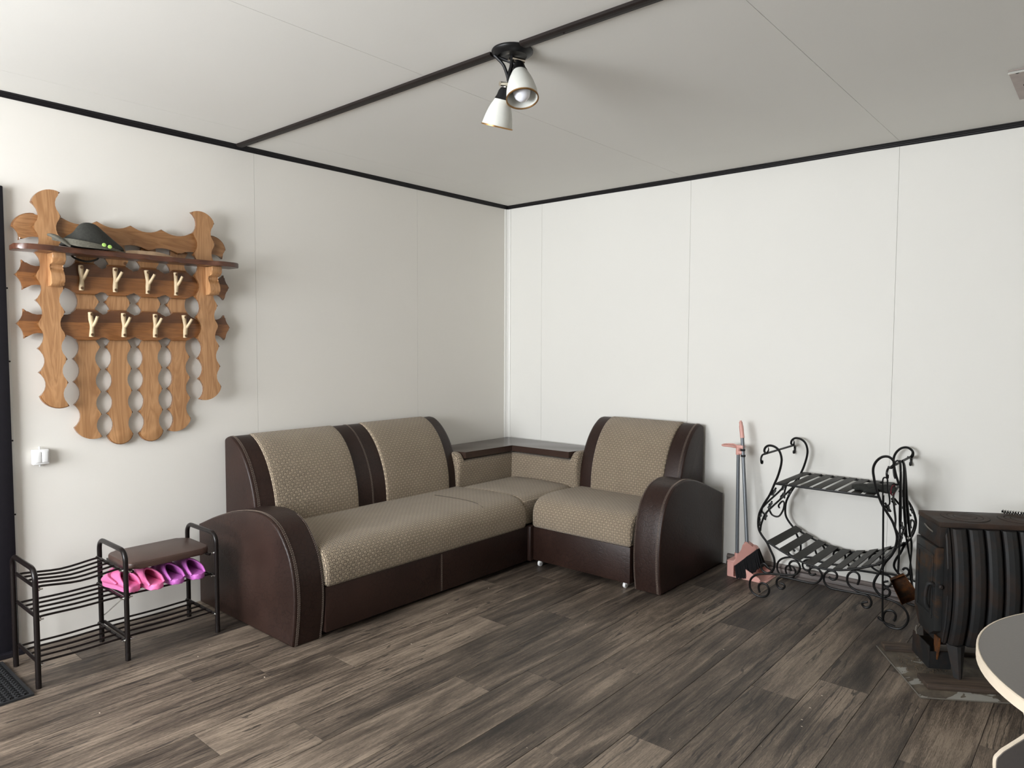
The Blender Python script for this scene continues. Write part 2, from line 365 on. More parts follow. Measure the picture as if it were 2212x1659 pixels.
def sweep(bm, prof, stations, mp, closed=True, cap=True, uvs=True):
    """prof: closed outline (a,b); stations: (t, inset, bulge); mp(t,a,b)->xyz. UV in metres"""
    n = len(prof); P = [Vector(p) for p in prof]
    area = sum(P[i].x*P[(i+1) % n].y-P[(i+1) % n].x*P[i].y for i in range(n)); sg = 1 if area > 0 else -1
    nor = []
    for i in range(n):
        d = (P[(i+1) % n]-P[i-1]).normalized(); nor.append(Vector((d.y, -d.x))*sg)
    s = [0.0]
    for i in range(n): s.append(s[-1]+(P[(i+1) % n]-P[i]).length)
    uv = bm.loops.layers.uv.verify(); rings = []
    for st in stations:
        t, ins = st[0], st[1]; rings.append([bm.verts.new(mp(t, *(P[i]-nor[i]*ins))) for i in range(n)])
    for j in range(len(stations)-1):
        for i in range(n):
            f = bm.faces.new((rings[j][i], rings[j][(i+1) % n], rings[j+1][(i+1) % n], rings[j+1][i])); f.smooth = True
            for lp, (tt, ss) in zip(f.loops, ((stations[j][0], s[i]), (stations[j][0], s[i+1]), (stations[j+1][0], s[i+1]), (stations[j+1][0], s[i]))): lp[uv].uv = (tt, ss)
    if cap:
        for ring in (rings[0][::-1], rings[-1]):
            f = bm.faces.new(ring); idx = list(range(n))[::-1] if ring is not rings[-1] else list(range(n))
            for lp, i in zip(f.loops, idx): lp[uv].uv = (P[i].x, P[i].y)
    return bm
def copy_tree(o, parent=None):
    c = o.copy(); COL.objects.link(c); c.parent = parent
    for ch in list(o.children): copy_tree(ch, c)
    return c

# ------------------------------------------------------------------ room shell
def struct(o, label, cat): return tag(o, label, cat, None, 'structure')
EDGE = 0.12
bm = box(BM(), -EDGE, ROOM_X+EDGE, ROOM_Y-EDGE, EDGE, -0.12, -0.006)
floor = struct(obj('floor', bm, 'subfloor'), 'floor of dark grey-brown wood-look planks', 'floor')
PW, PL, X0 = 0.192, 1.462, 0.1175
JO = {4: -2.715, 3: -2.95, 5: -2.435, 6: -1.67, 7: -1.39}
def joint(k):
    sft = 0.0
    while k > 7: k -= 5; sft += 0.738
    while k < 3: k += 5; sft -= 0.738
    return JO[k]+sft
def plank_mesh(w, l):
    b = box(BM(), 0.0009, w-0.0009, 0.0009, l-0.0009, -0.006, 0.0)
    top = [e for e in b.edges if all(v.co.z > -1e-6 for v in e.verts)]
    bmesh.ops.bevel(b, geom=top, offset=0.0006, segments=1, affect='EDGES')
    bmesh.ops.recalc_face_normals(b, faces=b.faces)
    me = bpy.data.meshes.new('plank'); b.to_mesh(me); b.free(); me.materials.append(M['plank']); return me
_cache = {}
for k in range(-1, 28):
    x0 = X0+k*PW; x1 = x0+PW; cx0 = max(x0, 0.0); cx1 = min(x1, ROOM_X)
    if cx1-cx0 < 0.01: continue
    j = joint(k); y = j-math.ceil((j-ROOM_Y)/PL)*PL
    while y < 0:
        c0 = max(y, ROOM_Y); c1 = min(y+PL, 0.0)
        if c1-c0 > 0.02:
            key = (round(cx1-cx0, 3), round(c1-c0, 3))
            if key not in _cache: _cache[key] = plank_mesh(*key)
            o = bpy.data.objects.new('plank', _cache[key]); o.location = (cx0, c0, 0); link(o, floor)
        y += PL
# walls: backing + painted sheets with open seams
def sheet_wall(name, label, axis, seams, a0, a1, z0, z1, mat, sheetmat_gap=0.0014):
    b = BM()
    if axis == 'x0': box(b, -EDGE, -0.006, a0, a1, z0-0.05, z1+0.05)
    else: box(b, a0, a1, 0.006, EDGE, z0-0.05, z1+0.05)
    w = struct(obj(name, b, 'gap'), label, 'wall')
    ss = [a0]+seams+[a1]; g = sheetmat_gap
    for i in range(len(ss)-1):
        b = BM(); lo = ss[i]+(g/2 if i else 0); hi = ss[i+1]-(g/2 if i < len(ss)-2 else 0)
        if axis == 'x0': box(b, -0.006, 0.0, lo, hi, z0, z1)
        else: box(b, lo, hi, 0.0, 0.006, z0, z1)
        obj('wall_panel', b, mat, w)
    return w
sheet_wall('wall_left', 'white panelled wall behind the coat rack', 'x0', [-4.59, -3.37, -2.148, -0.942], ROOM_Y, 0.0, 0.0, CEIL, 'wall')
sheet_wall('wall_right', 'cream panelled wall behind the stove and broom', 'y0', [0.346, 1.564, 2.766, 3.986, 5.2], 0.0, ROOM_X, 0.0, CEIL, 'wall_r', 0.0013)
b = box(BM(), ROOM_X, ROOM_X+EDGE, ROOM_Y-EDGE, EDGE, -0.05, CEIL+0.05)
struct(obj('wall_side', b, 'wall'), 'plain painted wall opposite the coat rack', 'wall')
b = BM(); zs = CEIL+0.05; yb0, yb1 = ROOM_Y-EDGE, ROOM_Y
xs = -EDGE
for (x0, x1, z0, z1) in WINDOWS:
    box(b, xs, x0, yb0, yb1, -0.05, zs); box(b, x0, x1, yb0, yb1, -0.05, z0); box(b, x0, x1, yb0, yb1, z1, zs); xs = x1
box(b, xs, ROOM_X+EDGE, yb0, yb1, -0.05, zs)
struct(obj('wall_back', b, 'wall'), 'painted wall with the window behind the viewer', 'wall')
for i, (x0, x1, z0, z1) in enumerate(WINDOWS):
    b = BM(); t = 0.05; ya, yb_ = ROOM_Y-0.08, ROOM_Y-0.02
    box(b, x0, x1, ya, yb_, z0, z0+t); box(b, x0, x1, ya, yb_, z1-t, z1); box(b, x0, x0+t, ya, yb_, z0+t, z1-t); box(b, x1-t, x1, ya, yb_, z0+t, z1-t)
    xm = (x0+x1)/2; box(b, xm-0.04, xm+0.04, ya, yb_, z0+t, z1-t)
    w = struct(obj('window_%d' % (i+1), b, 'frame_white'), 'two-pane white window in the wall behind the viewer', 'window')
    for (p0, p1) in ((x0+t, xm-0.04), (xm+0.04, x1-t)): obj('pane', box(BM(), p0, p1, ROOM_Y-0.052, ROOM_Y-0.048, z0+t, z1-t), 'glass', w)
# ceiling sheets
b = box(BM(), -EDGE, ROOM_X+EDGE, ROOM_Y-EDGE, EDGE, CEIL+0.006, CEIL+0.12)
ceil = struct(obj('ceiling', b, 'gap'), 'off-white painted sheet ceiling with fine seams', 'ceiling')
ss = [0.0, 0.29, 1.53, 2.77, 3.99, ROOM_X]
for i in range(len(ss)-1):
    ys = [ROOM_Y, -2.245, 0.0]
    for j in range(2): obj('ceiling_panel', box(BM(), ss[i]+0.0008, ss[i+1]-0.0008, ys[j]+0.0004, ys[j+1]-0.0004, CEIL, CEIL+0.006), 'ceiling', ceil)
# cornice trims
def cornice(name, label, fn, a0, a1):
    prof = [(0, 0), (0.024, 0), (0.024, -0.004), (0.016, -0.007), (0.014, -0.012), (0.008, -0.014), (0.006, -0.020), (0.003, -0.024), (0, -0.024)]
    b = BM(); n = max(2, int((a1-a0)/0.25)); rings = []
    for i in range(n+1):
        a = a0+(a1-a0)*i/n; w = 0.0016*math.sin(a*3.1)+0.0010*math.sin(a*7.7+1)
        rings.append([b.verts.new(fn(a, p[0], CEIL+p[1]*(1+8*w) + (0 if p[1] == 0 else w))) for p in prof])
    for i in range(n):
        for k in range(len(prof)): b.faces.new((rings[i][k], rings[i][(k+1) % len(prof)], rings[i+1][(k+1) % len(prof)], rings[i+1][k]))
    b.faces.new(rings[0][::-1]); b.faces.new(rings[-1])
    return struct(obj(name, b, 'black_trim'), label, 'trim')
cornice('trim_1', 'black ceiling edge strip above the coat rack wall', lambda a, d, z: (d, a, z), ROOM_Y, -0.001)
cornice('trim_2', 'black ceiling edge strip above the broom and stove wall', lambda a, d, z: (a, -d, z), 0.001, ROOM_X)
def batten(name, x0, x1, label):
    b = BM(); n = 14; prof = [(-0.021, 0), (-0.021, -0.010), (-0.014, -0.014), (0.0, -0.015), (0.014, -0.014), (0.021, -0.010), (0.021, 0)]; rings = []
    for i in range(n+1):
        x = x0+(x1-x0)*i/n; w = 0.004*math.sin(x*2.3)
        rings.append([b.verts.new((x, -2.243+p[0]+w, CEIL+p[1])) for p in prof])
    for i in range(n):
        for k in range(len(prof)): b.faces.new((rings[i][k], rings[i][(k+1) % len(prof)], rings[i+1][(k+1) % len(prof)], rings[i+1][k]))
    b.faces.new(rings[0][::-1]); b.faces.new(rings[-1])
    o = struct(obj(name, b, 'brown_trim'), label, 'trim')
    for k in range(int((x1-x0)/0.55)):
        xx = x0+0.18+k*0.55
        obj('screw', lathe(BM(), [(0.004, 0.0), (0.004, -0.002), (0.002, -0.003)], (xx, -2.243+0.004*math.sin(xx*2.3), CEIL-0.0145), sides=10), 'brown_trim', o)
batten('trim_3', 0.024, 1.892, 'dark brown ceiling batten running from left wall to lamp')
batten('trim_4', 2.034, ROOM_X, 'dark brown ceiling batten running from lamp off to the right')
# corner moulding
b = BM(); prof = [(0.0, 0.0), (0.036, 0.0), (0.036, -0.005), (0.028, -0.010), (0.020, -0.011), (0.011, -0.020), (0.010, -0.028), (0.005, -0.036), (0.0, -0.036)]
prism(b, prof, 0.0, CEIL-0.026, lambda a, c, d: (a, c, d))
struct(obj('trim_5', b, 'white_trim'), 'white vertical moulding in the room corner', 'trim')
b = BM(); prof = [(0, 0), (-0.022, 0), (-0.022, 0.014), (-0.017, 0.020), (-0.015, 0.045), (-0.019, 0.051), (-0.010, 0.066), (0, 0.069)]
prism(b, prof, 1.86, ROOM_X, lambda a, c, d: (d, a, c))
bb = struct(obj('baseboard_right', b, 'base_trim'), 'grey wood-look skirting along the cream wall', 'baseboard')
obj('joint_clip', prism(BM(), [(p[0]*1.08-0.0005, p[1]*1.01) for p in prof], 2.70, 2.722, lambda a, c, d: (d, a, c)), 'base_trim', bb)
# door at the far left
b = BM(); box(b, 0.0, 0.035, -3.41, -3.335, 0, 2.055, 0.004); box(b, 0.0, 0.035, -4.40, -4.325, 0, 2.055, 0.004); box(b, 0.0, 0.035, -4.325, -3.41, 1.985, 2.055, 0.004)
door = struct(obj('door_1', b, 'door', None, 30), 'dark steel door and frame at the left edge', 'door')
obj('door_leaf', box(BM(), 0.0, 0.026, -4.323, -3.412, 0.01, 1.983, 0.003), 'door', door, 30)
b = BM(); tube(b, [(0.026, -3.48, 1.0), (0.06, -3.48, 1.0), (0.07, -3.50, 1.0), (0.07, -3.60, 1.0)], 0.009, 8, 4); obj('door_handle', b, 'steel', door, 40)
obj('threshold', box(BM(), 0.0, 0.06, -4.40, -3.32, 0.0, 0.022, 0.003), 'door', door)
obj('cover_strip', box(BM(), 0.0, 0.004, -3.335, -3.318, 0.0, 2.055, 0.001), 'white_trim', door)
for z in (0.62, 0.95, 1.30, 1.62): obj('screw', lathe(BM(), [(0.004, 0), (0.004, 0.002), (0.002, 0.003)], (0.004, -3.326, z), (1, 0, 0), 8), 'brown_trim', door)

# ------------------------------------------------------------------ corner sofa
sofa = empty('corner_sofa', (0.9, -0.8, 0)); SO = Vector((0.9, -0.8, 0))
tag(sofa, 'L-shaped corner sofa in brown leatherette and tan woven fabric', 'sofa')
def sobj(name, bm, mat, parent=sofa, smooth=35):
    bmesh.ops.translate(bm, verts=bm.verts, vec=-SO)
    return obj(name, bm, mat, parent, smooth)
def rounded(t0, t1, r, n=4, mid=10, r1=None):
    r1 = r if r1 is None else r1; st = []
    for i in range(n+1):
        a = math.pi/2*i/n; st.append((t0+r*(1-math.cos(a)) if r else t0, r*(1-math.sin(a))))
    for i in range(1, mid): st.append((t0+r+(t1-r1-t0-r)*i/mid, 0.0))
    for i in range(n, -1, -1):
        a = math.pi/2*i/n; st.append((t1-r1*(1-math.cos(a)) if r1 else t1, r1*(1-math.sin(a))))
    out = [st[0]]
    for s in st[1:]:
        if s[0]-out[-1][0] > 1e-5: out.append(s)
    return out
def zigzag(path, lat, amp=0.006, pitch=0.0100, r=0.0009):
    """square-wave stitching along path, lat = side direction"""
    P = [Vector(p) for p in path]; L = Vector(lat).normalized(); cum = [0.0]
    for i in range(len(P)-1): cum.append(cum[-1]+(P[i+1]-P[i]).length)
    def at(s):
        for i in range(len(P)-1):
            if s <= cum[i+1]: return P[i].lerp(P[i+1], (s-cum[i])/max(1e-9, cum[i+1]-cum[i]))
        return P[-1]
    out = []; s = 0.0; side = 1
    while s < cum[-1]:
        out.append(at(s)+L*amp*side); side = -side; out.append(at(s)+L*amp*side); s += pitch/2
    return tube(BM(), out, r, 4)
# armrests: rounded-front side panels
def curve2(pts, n=5): return [tuple(v.to_2d()) for v in catmull([(p[0], p[1], 0) for p in pts], n)]
armL_top = curve2([(0.022, 0.425), (0.18, 0.485), (0.346, 0.537), (0.45, 0.560), (0.53, 0.572), (0.62, 0.578), (0.70, 0.570), (0.765, 0.547), (0.815, 0.512), (0.882, 0.428), (0.918, 0.332), (0.930, 0.227), (0.922, 0.117), (0.902, 0.004)])
armR_top = curve2([(-0.022, 0.452), (-0.15, 0.500), (-0.279, 0.548), (-0.38, 0.580), (-0.459, 0.598), (-0.53, 0.605), (-0.59, 0.600), (-0.673, 0.575), (-0.755, 0.500), (-0.800, 0.392), (-0.822, 0.255), (-0.820, 0.123), (-0.802, 0.004)])
armL = sobj('armrest', sweep(BM(), armL_top+[(0.022, 0.004)], rounded(-2.512, -2.352, 0.010, 3, 3), lambda t, a, c: (a, t, c)), 'leather')
armR = sobj('armrest', sweep(BM(), armR_top+[(-0.022, 0.004)], rounded(1.662, 1.832, 0.010, 3, 3), lambda t, a, c: (t, a, c)), 'leather')
def off2(path, d, flip):
    out = []
    for i, p in enumerate(path):
        q0 = Vector(path[max(0, i-1)]); q1 = Vector(path[min(len(path)-1, i+1)]); t = (q1-q0).normalized(); nrm = Vector((t.y, -t.x)) if flip else Vector((-t.y, t.x)); v = Vector(p)+nrm*d; out.append((v.x, v.y))
    return out
oL = off2(armL_top, 0.0012, False); oR = off2(armR_top, 0.0012, True)
sobj('stitching', zigzag([(p[0], -2.490, p[1]) for p in oL], (0, 1, 0)), 'thread', armL, None)
sobj('stitching', zigzag([(p[0], -2.362, p[1]) for p in oL[32:]], (0, 1, 0), 0.004), 'thread', armL, None)
sobj('stitching', zigzag([(1.812, p[0], p[1]) for p in oR], (1, 0, 0)), 'thread', armR, None)
sobj('stitching', zigzag([(1.671, p[0], p[1]) for p in oR[26:]], (1, 0, 0), 0.004), 'thread', armR, None)
# backs: convex profile (distance from wall, height)
bp = curve2([(0.030, 0.868), (0.065, 0.880), (0.110, 0.872), (0.166, 0.838), (0.215, 0.790), (0.255, 0.735), (0.290, 0.668), (0.318, 0.590), (0.334, 0.510), (0.342, 0.40)])
bprof = [(0.022, 0.30), (0.022, 0.855)]+bp+[(0.342, 0.30)]
fp = curve2([(0.040, 0.872), (0.070, 0.886), (0.115, 0.882), (0.176, 0.850), (0.230, 0.800), (0.272, 0.742), (0.306, 0.672), (0.333, 0.592), (0.348, 0.510), (0.354, 0.40)])
fprof = [(0.030, 0.32), (0.030, 0.86)]+fp+[(0.352, 0.32)]
mS = lambda t, a, c: (a, t, c); mC = lambda t, a, c: (t, -a, c)
backS = sobj('backrest', sweep(BM(), bprof, rounded(-2.362, -0.868, 0.012, 3, 12, 0.03), mS), 'leather')
backC = sobj('backrest', sweep(BM(), bprof, rounded(0.938, 1.696, 0.03, 3, 8, 0.012), mC), 'leather')
for (y0, y1) in ((-2.245, -1.712), (-1.503, -0.976)): sobj('fabric_panel', sweep(BM(), fprof, rounded(y0, y1, 0.014, 4, 8), mS), 'weave', backS, 40)
sobj('fabric_panel', sweep(BM(), fprof, rounded(1.044, 1.580, 0.014, 4, 8), mC), 'weave', backC, 40)
ob = off2(bp, 0.0014, False)
sobj('stitching', zigzag([(p[0], -2.338, p[1]) for p in ob], (0, 1, 0)), 'thread', backS, None)
sobj('stitching', zigzag([(p[0], -1.604, p[1]) for p in ob], (0, 1, 0), 0.0045), 'thread', backS, None)
sobj('stitching', zigzag([(1.672, -p[0], p[1]) for p in ob], (1, 0, 0)), 'thread', backC, None)
# seats
sprof = curve2([(0.30, 0.425), (0.45, 0.432), (0.62, 0.438), (0.76, 0.438), (0.85, 0.430), (0.905, 0.405), (0.935, 0.362), (0.943, 0.310), (0.940, 0.262), (0.930, 0.246)])+[(0.60, 0.244), (0.30, 0.244)]
sobj('seat_cushion', sweep(BM(), sprof, rounded(-2.350, -0.885, 0.022, 4, 14), mS), 'weave', sofa, 50)
cprof = curve2([(0.27, 0.425), (0.42, 0.432), (0.56, 0.438), (0.68, 0.438), (0.765, 0.428), (0.815, 0.403), (0.843, 0.362), (0.850, 0.310), (0.847, 0.262), (0.838, 0.246)])+[(0.60, 0.244), (0.27, 0.244)]
sobj('seat_cushion', sweep(BM(), cprof, rounded(0.948, 1.660, 0.022, 4, 10), mC), 'weave', sofa, 50)
kprof = curve2([(0.355, 0.40), (0.375, 0.420), (0.42, 0.430), (0.60, 0.438), (0.78, 0.434), (0.875, 0.424), (0.915, 0.400)])+[(0.915, 0.26), (0.355, 0.26)]
sobj('corner_seat', sweep(BM(), kprof, rounded(-0.893, -0.355, 0.03, 4, 8), mS), 'weave', sofa, 50)
sobj('seat_seam', tube(BM(), catmull([(0.46, -1.215, 0.4338), (0.66, -1.21, 0.4398), (0.80, -1.212, 0.4370), (0.88, -1.22, 0.421)], 6), 0.0022, 6), 'weave', sofa)
# plinths
p1 = sobj('base_panel', box(BM(), 0.30, 0.930, -2.348, -0.86, 0.028, 0.246, 0.006), 'leather')
sobj('stitching', zigzag([(0.9312, -1.604, 0.035), (0.9312, -1.604, 0.240)], (0, 1, 0), 0.004), 'thread', p1, None)
p2 = sobj('drawer_front', box(BM(), 0.955, 1.656, -0.842, -0.26, 0.036, 0.246, 0.006), 'leather')
sobj('corner_post', box(BM(), 0.905, 0.953, -0.865, -0.80, 0.028, 0.25, 0.008), 'leather')
for (x, y) in ((1.000, -0.825), (1.612, -0.815)):
    w = sobj('caster', lathe(BM(), [(0.017, -0.008), (0.019, -0.005), (0.019, 0.005), (0.017, 0.008)], (x, y, 0.019), (1, 0, 0.0), 16), 'white_plastic')
    sobj('fork', box(BM(), x-0.011, x+0.011, y-0.006, y+0.010, 0.022, 0.040, 0.002), 'white_plastic', w)
# corner backs with notch, and shelf
nb = [(0.03, 0.28), (0.03, 0.600)]+curve2([(0.28, 0.600), (0.325, 0.600), (0.352, 0.598), (0.368, 0.582), (0.373, 0.55), (0.366, 0.46), (0.352, 0.36)])+[(0.35, 0.28)]
nh = [(0.03, 0.28), (0.03, 0.653)]+curve2([(0.28, 0.655), (0.318, 0.652), (0.350, 0.634), (0.368, 0.596), (0.373, 0.55), (0.366, 0.46), (0.352, 0.36)])+[(0.35, 0.28)]
def notched(t_in, t_out, mp):
    b = BM(); uv = b.loops.layers.uv.verify(); n = len(nb); rings = []; sg = 1 if t_out > t_in else -1; L = abs(t_out-t_in)
    st = [L*k/8*0.86 for k in range(9)]+[L-0.066, L-0.060, L-0.054, L-0.048, L-0.040, L-0.024, L-0.012, L-0.005, L]
    st = sorted(set(round(x, 5) for x in st)); ss = [0.0]
    for i in range(n): ss.append(ss[-1]+(Vector(nb[(i+1) % n])-Vector(nb[i])).length)
    for x in st:
        k = min(1, max(0, (x-(L-0.066))/0.020)); k = k*k*(3-2*k); ins = 0.012*max(0, 1-(L-x)/0.012)**2
        rings.append([b.verts.new(mp(t_in+sg*x, a[0]+(c[0]-a[0])*k-ins*(a[0] > 0.2), a[1]+(c[1]-a[1])*k-ins*(a[1] > 0.4))) for a, c in zip(nb, nh)])
    for q in range(len(st)-1):
        for i in range(n):
            f = b.faces.new((rings[q][i], rings[q][(i+1) % n], rings[q+1][(i+1) % n], rings[q+1][i]))
            for lp, c in zip(f.loops, ((st[q], ss[i]), (st[q], ss[i+1]), (st[q+1], ss[i+1]), (st[q+1], ss[i]))): lp[uv].uv = c
    for ring in (rings[0][::-1], rings[-1]):
        f = b.faces.new(ring)
        for lp in f.loops: lp[uv].uv = (lp.vert.co.y+lp.vert.co.x, lp.vert.co.z)
    return b
sobj('corner_back', notched(-0.345, -0.912, mS), 'weave', sofa, 50)
sobj('corner_back', notched(0.345, 0.948, mC), 'weave', sofa, 50)
b = BM(); poly = [(0.045, -0.045), (0.935, -0.045), (0.935, -0.16), (0.890, -0.30), (0.884, -0.374), (0.380, -0.378), (0.376, -0.850), (0.30, -0.856), (0.16, -0.90), (0.045, -0.90)]
prism(b, poly, 0.612, 0.654, lambda a, c, d: (a, c, d), 0.006, 2)
sobj('corner_shelf', b, 'shelf_lam')

# ------------------------------------------------------------------ coat rack on the left wall
rack = empty('coat_rack', (0.0, -2.82, 1.45)); RO = Vector((0, -2.82, 1.45))
tag(rack, 'carved varnished pine coat rack with scalloped boards on white wall', 'coat rack')
def robj(name, bm, mat, parent=rack, smooth=35, org=None):
    """mesh in world coordinates, origin moved to org"""
    g = Vector(org) if org is not None else RO
    bmesh.ops.translate(bm, verts=bm.verts, vec=-g)
    o = obj(name, bm, mat, parent, smooth)
    base = RO if parent is rack else (RO + Vector(parent.location))
    o.location = g-base
    return o
PT = 0.1067
def chain(cusps, h, n=7):
    out = []
    for p, q in zip(cusps, cusps[1:]): out += arc(p, q, h, n)
    return out
def upright(ly, ry, ltop, rtop, nl, nr, lean=0.012, toph=0.03, both=True):
    """outline going up the left side, over the top, down the right (y right, z up). cusps bite into the board"""
    # down the right side, up the left
    L = [(ly+lean*k/9, ltop-PT*k) for k in range(nl)]; Rr = [(ry+lean*k/9, rtop-PT*k) for k in range(nr)]
    out = chain(Rr, -0.028)                                  # right side, bites inward
    # bottom convex end
    out += arc(Rr[-1], L[-1], bot, 10)
    out += chain(L[::-1], -0.028)
    out += arc(L[0], Rr[0], toph, 10)
    return out
bot = 0.030
mpB = lambda a, c, d: (d, a, c)
def board(name, poly, x0, x1, mat, org=None, smooth=30, parent=rack, bev=0.004):
    cy = sum(p[0] for p in poly)/len(poly); cz = sum(p[1] for p in poly)/len(poly)
    return robj(name, prism(BM(), poly, x0, x1, mpB, bev, 2, 0, 1), [mat, 'pine_edge'], parent, smooth, org or (x0, cy, cz))
# stiles (front layer)
board('stile', upright(-3.244, -3.129, 1.997, 2.055, 9, 10), 0.052, 0.074, 'pine_v')
board('stile', upright(-2.540, -2.418, 2.051, 2.007, 10, 9, 0.024), 0.052, 0.074, 'pine_v')
# four slats (back layer)
def slat(l0, r0, lz, rz, zt=1.86, w=0.004):
    nl = int(round((zt-lz)/PT)); nr = int(round((zt-rz)/PT))
    L = [(l0+w*(1-k/8)*-1, lz+PT*k) for k in range(nl+1)]; Rr = [(r0+w*(1-k/8)*-1, rz+PT*k) for k in range(nr+1)]
    out = chain(Rr[::-1], -0.028) + arc(Rr[0], L[0], bot+0.018 if abs(lz-rz) < 0.02 else bot, 10) + chain(L, -0.028) + [L[-1]]
    board('slat', out, 0.006, 0.026, 'pine_v')
slat(-3.081, -2.963, 0.988, 0.936); slat(-2.941, -2.823, 0.937, 0.936); slat(-2.796, -2.678, 0.936, 0.938); slat(-2.654, -2.537, 0.937, 0.991)
# top board
tb = arc((-3.313, 1.886), (-3.229, 1.953), 0.020, 8)
for p, q in zip([(-3.229, 1.953), (-3.121, 1.949), (-2.974, 1.951), (-2.825, 1.950), (-2.680, 1.949), (-2.530, 1.948), (-2.426, 1.949)], [(-3.121, 1.949), (-2.974, 1.951), (-2.825, 1.950), (-2.680, 1.949), (-2.530, 1.948), (-2.426, 1.949), (-2.346, 1.880)]):
    tb += arc(p, q, -0.024 if q[0] < -2.40 else 0.020, 8)
tb += arc((-2.346, 1.880), (-2.364, 1.832), -0.012, 4)
low = [(-2.364, 1.832), (-2.470, 1.834), (-2.600, 1.834), (-2.745, 1.834), (-2.890, 1.834), (-3.035, 1.834), (-3.165, 1.834), (-3.287, 1.829)]
for p, q in zip(low, low[1:]): tb += arc(p, q, -0.022, 7)
tb += arc((-3.287, 1.829), (-3.313, 1.886), -0.012, 4)
board('top_board', tb, 0.028, 0.050, 'pine_h')
# two hook rails
def rail(zc):
    up = 0.073; lo = -0.073; fl = [(-3.070, -2.988), (-2.931, -2.855), (-2.782, -2.708), (-2.633, -2.567)]
    out = arc((-3.306, zc), (-3.279, zc+0.065), -0.010, 5) + arc((-3.279, zc+0.065), (-3.190, zc+0.046), -0.018, 5) + arc((-3.190, zc+0.046), (-3.120, zc+0.040), 0.008, 4)
    prev = (-3.120, zc+0.040)
    for (a0, a1) in fl:
        out += arc(prev, (a0, zc+up), -0.010, 5); out += [(a0, zc+up)]; 
        prev = (a1, zc+up); out.append(prev)
        nxt = [f for f in fl if f[0] > a1]
        if nxt:
            m = ((a1+nxt[0][0])/2, zc+up-0.024); out += arc(prev, m, -0.006, 4)[1:]; prev = m
    out += arc(prev, (-2.500, zc+0.036), -0.010, 5)[1:] + arc((-2.500, zc+0.036), (-2.440, zc+0.044), 0.006, 3) + arc((-2.440, zc+0.044), (-2.361, zc+0.066), -0.016, 5) + arc((-2.361, zc+0.066), (-2.331, zc), -0.010, 5)
    out += arc((-2.331, zc), (-2.361, zc-0.066), -0.010, 5) + arc((-2.361, zc-0.066), (-2.440, zc-0.044), -0.016, 5) + arc((-2.440, zc-0.044), (-2.520, zc-0.050), 0.006, 3)
    prev = (-2.520, zc-0.050)
    for (a0, a1) in fl[::-1]:
        out += arc(prev, (a1, zc+lo), -0.006, 4); out += [(a1, zc+lo)]
        prev = (a0, zc+lo); out.append(prev)
        nxt = [f for f in fl[::-1] if f[1] < a0]
        if nxt:
            m = ((a0+nxt[0][1])/2, zc+lo+0.018); out += arc(prev, m, -0.005, 4)[1:]; prev = m
    out += arc(prev, (-3.130, zc-0.042), -0.008, 4)[1:] + arc((-3.130, zc-0.042), (-3.190, zc-0.046), 0.006, 3) + arc((-3.190, zc-0.046), (-3.279, zc-0.066), -0.018, 5) + arc((-3.279, zc-0.066), (-3.306, zc), -0.010, 5)
    cl = [out[0]]
    for p in out[1:]:
        if (Vector(p)-Vector(cl[-1])).length > 0.0015: cl.append(p)
    return board('rail', cl, 0.027, 0.050, 'rail', (0.027, -2.82, zc), bev=0.004)
rail(1.680); rail(1.4665)
# shelf with wavy front, brackets
fr = [(-3.332, 0.120)] + catmull([(-3.332, 0.120, 0), (-3.322, 0.155, 0), (-3.28, 0.182, 0), (-3.20, 0.190, 0)], 4)[1:]
fr = [(p[0], p[1]) for p in fr]
edge = [-3.20, -3.095, -2.955, -2.815, -2.675, -2.535, -2.455]
sh = []
for p in fr: sh.append((p[0], p[1]))
for i in range(len(edge)-1): sh += arc((edge[i], 0.190 if i == 0 else 0.172), (edge[i+1], 0.172 if i < len(edge)-2 else 0.190), -0.010, 6)[1 if i == 0 else 0:]
sh += [(p[0], p[1]) for p in catmull([(-2.455, 0.190, 0), (-2.375, 0.182, 0), (-2.333, 0.155, 0), (-2.323, 0.120, 0)], 4)]
sh += [(-2.330, 0.052), (-3.325, 0.052)]
robj('shelf', prism(BM(), sh, 1.779, 1.803, lambda a, c, d: (c, a, d), 0.004, 2, bevback=True), 'shelf_wood', org=(0.1, -2.82, 1.79))
brp = [(0.074, 1.778), (0.150, 1.778), (0.152, 1.762)] + [tuple(v.to_2d()) for v in catmull([(0.152, 1.758, 0), (0.144, 1.738, 0), (0.120, 1.728, 0)], 4)] + [tuple(v.to_2d()) for v in catmull([(0.112, 1.732, 0), (0.106, 1.722, 0), (0.108, 1.708, 0), (0.122, 1.692, 0), (0.130, 1.668, 0), (0.126, 1.646, 0), (0.112, 1.634, 0)], 4)] + [(0.074, 1.632)]
for y0 in (-3.190, -2.474): robj('bracket', prism(BM(), brp, y0, y0+0.052, lambda a, c, d: (a, d, c), 0.004, 2, bevback=True), 'pine_v', org=(0.074, y0, 1.70))
